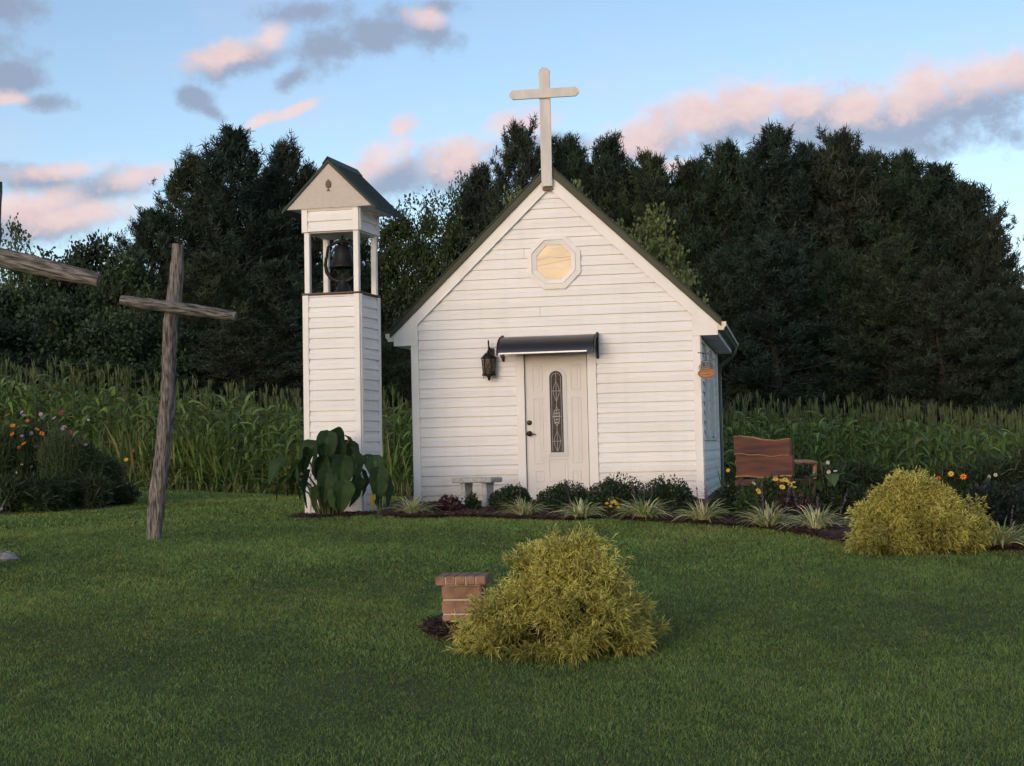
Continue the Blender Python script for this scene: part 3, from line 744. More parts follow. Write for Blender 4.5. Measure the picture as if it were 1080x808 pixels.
mb = MB(); mb.box((0, 0, H1-.006), (TW-.03, TD-.03, .02)); mb.box((0, -TD/2, H1+.004), (TW+.03, .04, .016)); mb.box((0, TD/2, H1+.004), (TW+.03, .04, .016)); mb.box((TW/2, 0, H1+.005), (.04, TD, .014)); mb.box((-TW/2, 0, H1+.005), (.04, TD, .014)); mb.build('belfry_floor', M['emblem'], tw)
mb = MB(); mb.box((0, 0, H2-.008), (TW-.05, TD-.05, .016)); mb.build('belfry_ceiling', M['soffit'], tw)
for sx in (-1, 1):
    for sy in (-1, 1):
        mb = MB(); mb.box((sx*(TW/2-.045), sy*(TD/2-.045), (H1+H2)/2+.006), (.068, .068, H2-H1-.006), bev=.006); mb.build('post', M['trim'], tw)
GHW = .560; GZ0 = 3.765; GZ1 = 4.315; OV = .05; OVB = .22
mb = MB(); gyf = -TD/2-OV
mb.prism([(-GHW, GZ0), (GHW, GZ0), (0, GZ1)], gyf, gyf+.02); mb.build('gable_face', M['gable'], tw)
mb = MB(); mb.prism([(-GHW, GZ0), (GHW, GZ0), (0, GZ1)], TD/2+OVB-.02, TD/2+OVB); mb.build('gable_face', M['gable'], tw)
mb = MB(); mb.box((0, (OVB-OV)/2, GZ0+.012), (2*GHW-.06, TD+OV+OVB-.05, .018)); mb.build('soffit', M['soffit'], tw)
mb = MB(); mb.box((0, gyf+.028, GZ0+.004), (TW+.02, .012, .03)); mb.build('gable_sill', M['trim'], tw)
for s in (-1, 1):
    mb = MB(); sl2 = (GZ1-GZ0)/GHW; e = GHW+.055
    zz_ = lambda x: GZ1-sl2*abs(x)
    mb.prism([(0, zz_(0)+.002), (s*e, zz_(e)+.002), (s*e, zz_(e)+.040), (0, zz_(0)+.050)], gyf-.022, TD/2+OVB+.02)
    rf = mb.build('roof', M['roof'], tw)
    mb = MB()
    for k in range(6):
        yy = gyf+.05+(TD+OV+OVB-.1)*k/5
        mb.prism([(s*.02, zz_(.02)+.052), (s*e, zz_(e)+.042), (s*e, zz_(e)+.058), (s*.02, zz_(.02)+.068)], yy-.008, yy+.008)
    mb.build('metal_rib', M['roof'], rf)
mb = MB(); mb.prism([(-.07, zz_(.07)+.055), (0, zz_(0)+.07), (.07, zz_(.07)+.055), (.07, zz_(.07)+.066), (0, zz_(0)+.083), (-.07, zz_(.07)+.066)], gyf-.03, TD/2+OVB+.03); mb.build('ridge_cap', M['roof'], tw)
# small emblem: a leafy chalice-like ornament
em = MB(); ye = gyf-.012
for (x, z, r) in [(0, .09, .022), (-.020, .085, .014), (.020, .085, .014), (-.022, .06, .016), (.022, .06, .016), (0, .06, .024), (-.020, .035, .013), (.020, .035, .013), (0, .035, .020), (0, .112, .012)]:
    em.prism([(x+r*math.cos(2*PI*k/9), 3.99+z+r*math.sin(2*PI*k/9)) for k in range(9)], ye-.002-.001*random.random()*4, gyf-.001)
em.box((0, ye+.004, 4.00), (.010, .012, .045)); em.box((0, ye+.004, 3.977), (.040, .012, .012))
em.build('emblem', M['emblem'], tw)
# the bell
R3 = Matrix.Rotation(-ty, 3, 'Z')
bo = Vector(tloc)+R3 @ Vector((.045, 0, H1+.012))
bl = empty('farm_bell', tuple(bo), -ty, 'black cast iron bell in its cradle inside the open belfry', 'bell'); bl.scale = (1.15, 1.15, 1.08)
mb = MB(); mb.lathe([(.0, .585), (.03, .583), (.06, .570), (.085, .53), (.10, .46), (.112, .40), (.135, .345), (.150, .315), (.146, .310), (.13, .325), (.10, .39), (.08, .50), (.0, .56)], (0, 0, 0), 28); mb.lathe([(.1475, .335), (.1525, .330), (.1535, .318), (.1505, .312)], (0, 0, 0), 28); mb.build('bell_body', M['bell'], bl)
mb = MB(); mb.tube([(-.19, 0, .43), (-.17, 0, .56), (-.08, 0, .61), (0, 0, .625), (.08, 0, .61), (.17, 0, .56), (.19, 0, .43)], [.016, .017, .02, .024, .02, .017, .016], 8); mb.tube([(0, 0, .58), (0, 0, .69)], [.02, .012], 8); mb.build('yoke', M['bell'], bl)
mb = MB()
for s in (-1, 1): mb.tube([(s*.195, 0, .44), (s*.205, 0, .36), (s*.19, 0, .27), (s*.14, 0, .20), (s*.07, 0, .165), (0, 0, .15)], [.018, .02, .022, .025, .03, .035], 8)
mb.lathe([(.05, .17), (.06, .12), (.085, .06), (.11, .02), (.13, .0)], (0, 0, 0), 10); mb.build('cradle', M['bell'], bl)
mb = MB(); mb.tube([(0, 0, .5), (0, 0, .34)], .008, 6); mb.lathe([(0, .35), (.022, .335), (.024, .315), (0, .295)], (0, 0, 0), 10); mb.build('clapper', M['bell'], bl)

# ------------------------------------------------------------------ concrete seat by the door
P = at(503, 507, 19.75); by = math.radians(28)
cb = empty('concrete_bench', (P[0], 19.75, gz(P[0], 19.75)+.02), -by, 'small grey concrete garden bench against the chapel front left of the door', 'bench')
hb = .365
mb = MB(); mb.box((0, 0, hb-.03), (.56, .30, .062), bev=.012); mb.build('seat', M['concrete'], cb)
for s in (-1, 1):
    mb = MB(); lp = [(-.13, 0), (.13, 0), (.105, .06), (.085, .17), (.105, hb-.062), (-.105, hb-.062), (-.085, .17), (-.105, .06)]
    x0 = s*.15
    vs = [(x0-.032, p[0], p[1]) for p in lp]+[(x0+.032, p[0], p[1]) for p in lp]; n3 = len(lp)
    mb.add(vs, [tuple(range(n3)), tuple(range(2*n3-1, n3-1, -1))]+[(i, (i+1) % n3, n3+(i+1) % n3, n3+i) for i in range(n3)])
    mb.build('leg', M['concrete'], cb)

# ------------------------------------------------------------------ brick pedestal
pd = empty('brick_pedestal', (P_PED[0]+.033, P_PED[1]+.12, gz(P_PED[0], P_PED[1]+.1)), math.radians(-6), 'low tan brick pedestal with pale mortar beside the front golden bush', 'pedestal')
bw = .245
def bricks(mb, w, z0, h, nb, dep_, off=0.):
    """ring of bricks on all four sides"""
    L = w/nb
    for side_ in range(4):
        R = Matrix.Rotation(side_*PI/2, 3, 'Z')
        for k in range(nb):
            cx_ = -w/2+L*(k+.5)
            j = [random.uniform(-.0015, .0015) for _ in range(3)]
            c = R @ Vector((cx_+j[0], -w/2+dep_/2+j[1], z0+h/2))
            mb.box(c, (L-.012, dep_, h-.012) if True else 0, R @ Matrix.Rotation(j[2]*6, 3, 'Z'), bev=.004)
mb = MB()
for k, z0 in enumerate((.0, .087, .174)): bricks(mb, bw, z0, .087, 1 if k % 2 == 0 else 1, .06)
mb.build('brick_courses', M['brick'], pd)
mb = MB(); mb.box((0, 0, .13), (bw-.016, bw-.016, .262)); mb.build('mortar', M['mortar'], pd)
cap = MB(); cw = .312
for i in range(2):
    for k in range(5):
        cap.box((-cw/2+cw/5*(k+.5), (-1 if i == 0 else 1)*cw/4, .292), (cw/5-.005, cw/2-.005, .055), bev=.005)
cpo = cap.build('cap', M['brick'], pd)
mb = MB(); mb.box((0, 0, .290), (cw-.016, cw-.016, .048)); mb.build('cap_mortar', M['mortar'], cpo)

# ------------------------------------------------------------------ log crosses
def log_mesh(pts, rad, n=26, seg=16, seed=0):
    rr = random.Random(seed); mb = MB(); N = n
    P_ = [Vector(p) for p in pts]; T = [0]
    for i in range(1, len(P_)): T.append(T[-1]+(P_[i]-P_[i-1]).length)
    q = []; r = []
    for k in range(N):
        t = T[-1]*k/(N-1); i = max(j for j in range(len(T)-1) if T[j] <= t+1e-9); f = (t-T[i])/(T[i+1]-T[i])
        q.append(P_[i].lerp(P_[i+1], f)+Vector((rr.uniform(-1, 1), rr.uniform(-1, 1), 0))*rad[0]*.05); r.append((rad[i]*(1-f)+rad[i+1]*f)*(1+rr.uniform(-.06, .06)))
    mb.tube(q, r, seg)
    k0 = len(mb.v)
    ph = rr.uniform(0, 6)
    nv = []
    for idx, v in enumerate(mb.v):
        if idx < N*seg: i, k = divmod(idx, seg)
        else:
            j = idx-N*seg; i, k = (0, j % seg) if j < seg else (N-1, j % seg)
        a = 2*PI*k/seg
        c = q[i]; s_ = 1+.07*math.sin(3*a+ph+i*.12)+.05*math.sin(7*a+i*.35)+.03*math.sin(11*a-ph)
        nv.append(tuple(c+(Vector(v)-c)*s_))
    mb.v = nv
    return mb
DC = float(on_ground(163, 570)[1])
base = on_ground(163, 570)
lc = empty('log_cross', tuple(base), 0, 'weathered grey log cross with sloping crossbar standing on the lawn', 'cross', 'rustic log crosses on the lawn')
def rel(px, py, Y): p = at(px, py, Y)-base; return tuple(p)
sc_ = DC/FPX
pp = [(163, 578), (163, 560), (166, 525), (171, 480), (176, 430), (178, 380), (179, 345), (182, 320), (186, 290), (187.5, 257.5)]
rr_ = [9, 8.6, 9, 8.2, 8.6, 8.0, 8.2, 8.6, 7.4, 6.6]
log_mesh([rel(x, y, DC) for x, y in pp], [r*sc_*.94 for r in rr_], 40, 16, 3).build('upright', M['log'], lc)
o_ = log_mesh([(0, 0, t) for t in np.linspace(0, 1.125, 6)], [.046, .053, .060, .062, .056, .046], 26, 14, 5)
a0 = Vector(rel(127, 316.5, DC-.13)); a1 = Vector(rel(248.5, 334, DC-.13))
L_ = (a1-a0).length
ob = o_.build('crossbar', M['log'], lc, tuple(a0)); ob.rotation_euler = (a1-a0).to_track_quat('Z', 'Y').to_euler(); ob.scale = (1, 1, L_/1.125)
# lashing bolt
mb = MB(); p = rel(182, 325, DC-.19); mb.box(p, (.018, .02, .018), bev=.004); mb.build('bolt', M['bronze'], lc)
DB = 13.3
bb_ = at(-26, 588, DB); bbz = gz(bb_[0], DB)
lc2 = empty('log_cross', (bb_[0], DB, bbz), 0, 'larger grey log cross at the left edge, only its thick crossbar end in view', 'cross', 'rustic log crosses on the lawn')
base2 = np.array([bb_[0], DB, bbz])
def rel2(px, py, Y): return tuple(at(px, py, Y)-base2)
s2 = DB/FPX
log_mesh([rel2(-26, 600, DB), rel2(-20, 480, DB), rel2(-16, 380, DB), rel2(-12, 280, DB), rel2(-8, 192, DB)], [13*s2, 12.5*s2, 12*s2, 11*s2, 10*s2], 40, 16, 9).build('upright', M['log'], lc2)
a0 = Vector(rel2(-120, 244, DB-.16)); a1 = Vector(rel2(104, 296, DB-.16)); L_ = (a1-a0).length
ob = log_mesh([(0, 0, t) for t in np.linspace(0, 1.75, 6)], [.064, .074, .080, .078, .074, .054], 30, 16, 12).build('crossbar', M['log'], lc2, tuple(a0)); ob.rotation_euler = (a1-a0).to_track_quat('Z', 'Y').to_euler(); ob.scale = (1, 1, L_/1.75)
# stone at the foot
def stone(px, py, r, label, seed):
    rr = random.Random(seed); p = on_ground(px, py); mb = MB(); N = 10
    vs = []
    for i in range(7):
        for k in range(N):
            th = PI*i/6; a = 2*PI*k/N; q = 1+rr.uniform(-.18, .18)
            vs.append((r*math.sin(th)*math.cos(a)*q*1.3, r*math.sin(th)*math.sin(a)*q, r*.55*math.cos(th)*q))
    mb.add(vs, [(i*N+k, i*N+(k+1) % N, (i+1)*N+(k+1) % N, (i+1)*N+k) for i in range(6) for k in range(N)])
    o = mb.build('fieldstone', M['stone'], None, (p[0], p[1], p[2]+r*.25)); tag(o, label, 'stone', 'stones around the large log cross')
stone(5, 592, .105, 'pale rounded stone in the lawn at the left edge', 2)

# ------------------------------------------------------------------ live-edge wooden bench
BY = 17.2; P0 = at(776, 503, BY+.35); bz = gz(P0[0]+.4, BY)
th = math.radians(42)
wb = empty('slab_bench', (P0[0], BY+.35, bz), -th, 'red-brown live-edge wooden bench with log arm seen from behind at the cornfield', 'bench')
LB = .71
def slab(mb, z0f, z1f, y, t, L0, L1, n=26, lean=0.):
    vs = []
    for i in range(n+1):
        x = L0+(L1-L0)*i/n
        for (zz, yy) in ((z0f(x), y), (z1f(x), y+lean), (z1f(x), y+lean+t), (z0f(x), y+t)): vs.append((x, yy, zz))
    fs = [(i*4+j, i*4+(j+1) % 4, (i+1)*4+(j+1) % 4, (i+1)*4+j) for i in range(n) for j in range(4)]+[(0, 1, 2, 3), (n*4+3, n*4+2, n*4+1, n*4)]
    mb.add(vs, fs)
zb = float(at(776, 503, BY+.35)[2]-bz); zt = float(at(776, 461.5, BY+.35)[2]-bz)
top = lambda x: zt+.008*math.sin(x*9+1)-.040*max(0, min(1, (x-.15)/.35))+.003*math.sin(x*31)
mid = lambda x: (zb+zt)/2+.015+.014*math.sin(x*7+1)+.006*math.sin(x*23)
mb = MB(); slab(mb, lambda x: mid(x)+.004, top, -.022, .045, 0, LB); mb.build('back_slab', M['redwood'], wb)
mb = MB(); slab(mb, lambda x: zb+.008*math.sin(x*12), mid, -.006, .045, .01, LB+.02); mb.build('back_slab', M['redwood'], wb)
mb = MB()
mb.tube([(LB*i/24, -.001, top(LB*i/24)+.001) for i in range(25)], .010, 6); mb.tube([(.01+(LB+.0)*i/24, -.016, zb+.008*math.sin((.01+LB*i/24)*12)) for i in range(25)], .009, 6); mb.tube([(LB*i/24, -.018, mid(LB*i/24)+.004) for i in range(25)], .006, 6)
mb.build('live_edge', M['bark_edge'], wb)
mb = MB()
ns = 20; vs = []
for i in range(ns+1):
    x = -.02+(LB+.06)*i/ns
    e1 = .47+.03*math.sin(x*6)+.012*math.sin(x*21)
    for (yy, zz) in ((.01, zb-.10), (e1, zb-.10), (e1, zb-.035), (.01, zb-.035)): vs.append((x, yy, zz))
mb.add(vs, [(i*4+j, i*4+(j+1) % 4, (i+1)*4+(j+1) % 4, (i+1)*4+j) for i in range(ns) for j in range(4)]+[(0, 1, 2, 3), (ns*4+3, ns*4+2, ns*4+1, ns*4)])
mb.build('seat', M['redwood'], wb)
for xx in (.0, LB+.0):
    log_mesh([(xx, .03, zb+.165), (xx+.01, .12, zb+.145), (xx, .22, zb+.15), (xx+.015, .36, zb+.145), (xx, .50, zb+.13)], [.024, .03, .024, .028, .022], 16, 10, 21).build('arm', M['bark_edge'], wb)
    log_mesh([(xx, .46, zb-.04), (xx, .47, zb+.14)], [.026, .024], 8, 10, 22).build('arm_post', M['bark_edge'], wb)
    for yy in (.05, .42): log_mesh([(xx+.0, yy, -.02), (xx, yy, zb-.09)], [.036, .032], 8, 10, 23).build('leg', M['redwood'], wb)
    mb = MB(); mb.box((xx+(.05 if xx == 0 else -.05), .035, (zb+zt)/2-.05), (.05, .03, zt-zb+.02)); mb.build('back_post', M['redwood'], wb)
# ------------------------------------------------------------------ plant builders
def leaves(P, D, L, Wd, c0, cv=.3, fold=0.):
    """diamond leaves: P base points, D directions, L lengths, Wd half widths"""
    n = len(P); D = nrm(D)
    s = nrm(np.cross(D, rng.normal(size=(n, 3))))
    pts = np.stack([P, P+D*(L*.45)[:, None], P+D*L[:, None]], 1)
    pts[:, 1] += s[:, [1, 2, 0]]*0
    W = np.stack([Wd*.12, Wd, Wd*.08], 1)
    c = colvar(n, c0, cv) if not isinstance(c0, np.ndarray) else c0
    return ribbons(pts, s, W, np.stack([c*.9, c, c*1.1], 1))
def unit(n):
    v = rng.normal(size=(n, 3)); return nrm(v)

def make_pine(H=12., R=3.0, nl=150, seed=0, base=.03, col=(.030, .045, .032)):
    rr = np.random.default_rng(seed)
    tb = MB()
    bend = [rr.uniform(-.12, .12) for _ in range(8)]
    tp = [(bend[k]*k*.2, bend[-k-1]*k*.2, H*k/7*.97) for k in range(8)]
    tb.tube([(tp[0][0], tp[0][1], -.6)]+tp, [.24]+[.21*(1-k/7.6)+.012 for k in range(8)], 8)
    tufts = []; td = []
    lobes = rr.uniform(.72, 1.18, 12)
    for i in range(nl):
        t = base+(1-base)*((i+rr.uniform(0, 1))/nl)**.92
        z = t*H; a = i*2.39996+rr.uniform(-.4, .4)
        k = int((a % (2*PI))/(2*PI)*12) % 12
        f = min(1., (1-t)/.5)**.52*min(1., .78+t*.8)*lobes[(k+int(t*5)) % 12]
        L = max(.35, R*f*rr.uniform(.72, 1.12))
        el_ = math.radians(-6+58*t**2.2+rr.uniform(-8, 10))
        c0 = np.array([np.interp(z, [p[2] for p in tp], [p[0] for p in tp]), np.interp(z, [p[2] for p in tp], [p[1] for p in tp]), z])
        d = np.array([math.cos(a)*math.cos(el_), math.sin(a)*math.cos(el_), math.sin(el_)])
        if L > .8: tb.tube([c0, c0+d*L*.5, c0+d*L*.92+np.array([0, 0, .1*L])], [.045*(1-t)+.012, .025*(1-t)+.009, .006], 4, cap=False)
        lat = np.array([-math.sin(a), math.cos(a), 0])
        m = int(7+L*7.6)
        s = rr.uniform(.22, 1, m)**.75
        off = rr.uniform(-1, 1, m)*(.34*L*(1.15-s)+.14)
        up = rr.uniform(-.05, .30, m)+.10*L*s*s
        p = c0[None]+d[None]*(L*s)[:, None]+lat[None]*off[:, None]; p[:, 2] += up
        dd = d[None]*.6+lat[None]*np.sign(off)[:, None]*.5+np.array([0, 0, .75])[None]+rr.normal(size=(m, 3))*.25
        tufts.append(p); td.append(dd)
    # leader shoots at the very top
    m = 60; p = np.stack([rr.normal(0, .62, m), rr.normal(0, .62, m), H*.955+rr.uniform(-.9, .15, m)], 1); p[:, 2] += .22*np.exp(-(p[:, 0]**2+p[:, 1]**2)/.12)
    tufts.append(p); td.append(np.tile([0, 0, 1.], (m, 1))+rr.normal(size=(m, 3))*.3)
    P = np.concatenate(tufts); D = nrm(np.concatenate(td)); n = len(P); q = 13
    P2 = np.repeat(P, q, 0)+rr.normal(size=(n*q, 3))*.05-np.repeat(D, q, 0)*(rr.uniform(-.05, .25, (n*q, 1)))
    D2 = nrm(np.repeat(D, q, 0)+rr.normal(size=(n*q, 3))*.62)
    L2 = rr.uniform(.12, .27, n*q)
    side = nrm(np.cross(D2, rr.normal(size=(n*q, 3))))
    tone = np.repeat(rr.uniform(.7, 1.4, (n, 1))*(1+.25*np.sin(P[:, 2:3]*2.3+np.arctan2(P[:, 1:2], P[:, :1])*4)), q, 0)
    c = np.array(col)[None]*tone*rr.uniform(.75, 1.3, (n*q, 1))
    W = np.stack([np.full(n*q, .020), np.full(n*q, .006)], 1)
    V, Q, C = ribbons(np.stack([P2, P2+D2*L2[:, None]], 1), side, W, np.stack([c*.85, c*1.2], 1))
    return tb, (V, Q, C)
def make_broadleaf(H=6., R=2.2, nc=170, per=70, leaf=.11, seed=0, col=(.032, .055, .024), base=.12, upright=0., cr=.42, spread=1.):
    rr = np.random.default_rng(seed); tb = MB()
    tp = [(rr.uniform(-.08, .08)*k, rr.uniform(-.08, .08)*k, H*.8*k/5) for k in range(6)]
    tb.tube([(0, 0, -.5)]+tp, [.05*H**.7]+[.045*H**.7*(1-k/5.6)+.01 for k in range(6)], 8)
    cs = []
    while len(cs) < nc:
        v = rr.uniform(-1, 1, 3)
        q = np.linalg.norm(v)
        if q > 1 or q < .35: continue
        a = math.atan2(v[1], v[0]); bump = 1+.16*math.sin(3*a+seed)+.12*math.sin(5*a+v[2]*4+seed*2)
        z = base*H+(v[2]*.5+.5)*(1-base)*H*rr.uniform(.93, 1.0)
        wz = bump*(1.0-.35*max(0, v[2])*(1+upright))
        cs.append((v[0]*R*wz, v[1]*R*wz, z))
    cs = np.array(cs)
    for i in range(0, nc, 4):
        c = cs[i]; z0 = max(.15*H, c[2]*.55); t0 = np.array([np.interp(z0, [p[2] for p in tp], [p[0] for p in tp]), np.interp(z0, [p[2] for p in tp], [p[1] for p in tp]), z0])
        mid_ = t0*.45+c*.55+np.array([0, 0, -.05*H]); tb.tube([t0, mid_, c], [.012*H**.7, .009*H**.6, .005], 4, cap=False)
    n = nc*per; cc = np.repeat(cs, per, 0)
    off = unit(n).astype(float) if False else nrm(rr.normal(size=(n, 3)))*(rr.random((n, 1))**.5)*cr*rr.uniform(.6, 1.3, (n, 1))*np.array([1, 1, .75])*spread
    P = cc+off; D = nrm(off+np.array([0, 0, .15+upright])+rr.normal(size=(n, 3))*.35)
    tone = np.repeat(rr.uniform(.72, 1.3, (nc, 1)), per, 0)
    c = np.array(col)[None]*tone*rr.uniform(.7, 1.35, (n, 1))*rr.uniform(.93, 1.07, (n, 3))
    L = rr.uniform(.7, 1.3, n)*leaf
    s = nrm(np.cross(D, rr.normal(size=(n, 3))))
    pts = np.stack([P, P+D*(L*.45)[:, None], P+D*L[:, None]+np.array([0, 0, -.2])*L[:, None]], 1)
    return tb, ribbons(pts, s, np.stack([L*.05, L*.30, L*.03], 1), np.stack([c, c, c*1.1], 1))
def mesh_of(tb, mats):
    me = bpy.data.meshes.new('trunk'); me.from_pydata(tb.v, [], tb.f); me.polygons.foreach_set('use_smooth', tb.sm); me.update(); me.materials.append(mats); return me
def proto(fn, kw, m):
    tb, g = fn(**kw); a = mesh_of(tb, M['bark']); b = np_mesh('crown', *g); b.materials.append(m); return a, b, kw.get('H', 12.), kw.get('R', 3.)
PR = {}
for k in range(5): PR['pine%d' % k] = proto(make_pine, dict(H=12., R=[3.0, 3.3, 2.7, 3.1, 3.4][k], seed=40+k, col=[(.030, .045, .032), (.036, .052, .030), (.026, .042, .034), (.038, .050, .034), (.028, .047, .028)][k]), M['needle'])
for k in range(3): PR['low%d' % k] = proto(make_broadleaf, dict(H=5.5, R=2.6, nc=230, per=100, leaf=.15, seed=60+k, col=[(.028, .050, .022), (.034, .058, .026), (.026, .046, .027)][k], base=.02), M['leaf'])
for k in range(2): PR['locust%d' % k] = proto(make_broadleaf, dict(H=10., R=2.8, nc=260, per=90, leaf=.15, seed=70+k, col=(.040, .064, .026), base=.15, cr=.55), M['leaf'])
PR['young'] = proto(make_broadleaf, dict(H=7.5, R=1.25, nc=120, per=60, leaf=.13, seed=80, col=(.125, .155, .058), base=.18, upright=.7, cr=.36), M['leaf'])
PR['far'] = proto(make_broadleaf, dict(H=9., R=2.2, nc=120, per=60, leaf=.17, seed=83, col=(.075, .11, .05), base=.15, cr=.5), M['leaf'])
def tree(kind, px, topy, wpx, D, label, name, group, rz=None):
    a, b, H, R = PR[kind]
    if kind.startswith('pine'): topy += 14
    P = at(px, topy, D); z0 = gz(P[0], D)-.1
    sz = (P[2]-z0)/H; sx = wpx/FPX*D/(2*R)
    e = empty(name, (P[0], D, z0), random.uniform(0, 6.28) if rz is None else rz, label, 'tree', group)
    e.scale = (sx, sx, sz)
    for nm, me_ in (('trunk', a), ('crown', b)):
        o = bpy.data.objects.new(nm, me_); COL.objects.link(o); o.parent = e
ORD = ['first', 'second', 'third', 'fourth', 'fifth', 'sixth', 'seventh', 'eighth', 'ninth', 'tenth', 'eleventh', 'twelfth', 'thirteenth', 'fourteenth', 'fifteenth', 'sixteenth']
G1 = 'tall pines behind the cornfield'
left = [(199, 164, 168, 56), (243, 135, 181, 55), (300, 150, 153, 57), (330, 180, 153, 58), (160, 216, 153, 54)]
for i, (px, ty_, wp, D) in enumerate(sorted(left)):
    tree('pine%d' % (i % 5), px, ty_, wp, D, 'tall dark pine in the clump left of the bell tower, %s from the left' % ORD[i], 'pine_tree', G1)
mid_ = [(507, 172, 125, 58), (546, 132, 146, 56), (600, 146, 168, 58), (645, 142, 153, 57), (688, 162, 160, 56)]
for i, (px, ty_, wp, D) in enumerate(mid_):
    tree('pine%d' % ((i+2) % 5), px, ty_, wp, D, 'dark pine rising directly behind the chapel roof, %s from the left' % ORD[i], 'pine_tree', G1)
right = [(730, 168, 168, 57), (768, 152, 174, 56), (812, 134, 181, 55), (848, 150, 168, 57), (888, 139, 181, 55), (922, 160, 160, 56), (955, 162, 174, 55), (990, 172, 174, 55), (1020, 190, 168, 54), (1040, 226, 125, 53)]
for i, (px, ty_, wp, D) in enumerate(right):
    tree('pine%d' % ((i*3+1) % 5), px, ty_, wp, D, 'tall dark pine in the wood right of the chapel, %s from the left' % ORD[i], 'pine_tree', G1)
for i, (px, ty_, wp, D) in enumerate([(222, 185, 150, 61), (280, 185, 150, 61), (622, 172, 150, 61), (670, 180, 150, 61), (712, 192, 150, 61), (750, 182, 150, 61), (790, 166, 150, 61), (830, 168, 150, 61), (866, 166, 150, 61), (905, 176, 150, 61), (940, 182, 150, 61), (975, 190, 140, 61), (1008, 206, 130, 61)]):
    tree('pine%d' % ((i*3) % 5), px, ty_, wp, D, 'darker pine in the back rank of the wood, %s from the left, filling the gaps' % ORD[i], 'pine_tree', 'back rank of pines')
G2 = 'lower pines at the front of the wood'
lo = [(755, 262, 150, 50), (815, 240, 170, 49), (875, 262, 160, 50), (935, 250, 170, 49), (990, 278, 150, 48), (1045, 300, 150, 48), (1098, 330, 120, 49)]
for i, (px, ty_, wp, D) in enumerate(lo):
    tree('pine%d' % ((i*2) % 5), px, ty_, wp, D, 'lower spreading pine at the front edge of the right wood, %s from the left' % ORD[i], 'pine_tree', G2)
lo2 = [(225, 262, 190, 49), (295, 270, 170, 49), (255, 330, 190, 44), (345, 345, 150, 44), (430, 330, 140, 46)]
for i, (px, ty_, wp, D) in enumerate(sorted(lo2)):
    tree('pine%d' % ((i*2+1) % 5), px, ty_, wp, D, 'lower dark pine in front of the left clump, %s from the left' % ORD[i], 'pine_tree', G2)
G3 = 'leafy trees between the tower and the chapel'
for i, (k, px, ty_, wp, D) in enumerate([('locust0', 392, 222, 90, 60), ('locust1', 424, 204, 100, 58), ('locust0', 462, 190, 90, 57), ('locust1', 490, 176, 80, 60)]):
    tree(k, px, ty_, wp, D, 'leafy dark green tree between bell tower and chapel, %s from the left' % ORD[i], 'broadleaf_tree', G3)
G4 = 'dark bushy trees along the left field edge'
for i, (k, px, ty_, wp, D) in enumerate([('low0', -20, 285, 190, 50), ('low1', 50, 262, 150, 55), ('low2', 100, 244, 130, 54), ('low1', 140, 262, 140, 50), ('low0', 60, 310, 170, 45), ('low2', -10, 330, 180, 43), ('low1', 120, 325, 170, 44), ('low0', 180, 335, 150, 45)]):
    tree(k, px, ty_, wp, D, 'bushy dark broadleaf tree at the left edge of the wood, %s in a staggered row' % ORD[i], 'broadleaf_tree', G4)
for i, (k, px, ty_, wp, D) in enumerate([('low0', 470, 300, 200, 62), ('low1', 720, 280, 200, 66), ('low2', 860, 240, 260, 66), ('low0', 1000, 260, 200, 64), ('low1', 600, 230, 180, 66), ('low2', 270, 230, 220, 66), ('low1', 400, 290, 180, 64), ('low0', 930, 230, 200, 65), ('low2', 790, 250, 200, 65)]):
    tree(k, px, ty_, wp, D, 'dense undergrowth tree deep in the wood, %s of those filling gaps between pines' % ORD[i], 'broadleaf_tree', 'undergrowth trees inside the wood')
tree('young', 686, 196, 90, 37, 'light green sapling showing above the middle of the right roof slope', 'young_tree', 'light green saplings behind the chapel')
tree('young', 716, 268, 70, 34, 'shortest light green sapling low beside the right roof slope', 'young_tree', 'light green saplings behind the chapel')
tree('young', 508, 232, 90, 36, 'light green sapling low behind the left roof slope', 'young_tree', 'light green saplings behind the chapel')
tree('young', 607, 168, 75, 36, 'light green young tree rising just behind the right roof slope', 'young_tree', 'light green saplings behind the chapel')
tree('young', 652, 212, 70, 35, 'lower light green sapling beside the right roof slope', 'young_tree', 'light green saplings behind the chapel')
tree('young', 545, 176, 70, 36, 'light green sapling behind the left roof slope', 'young_tree', 'light green saplings behind the chapel')
tree('far', 10, 212, 80, 90, 'pale green far tree against the sky at the left edge', 'broadleaf_tree', None)

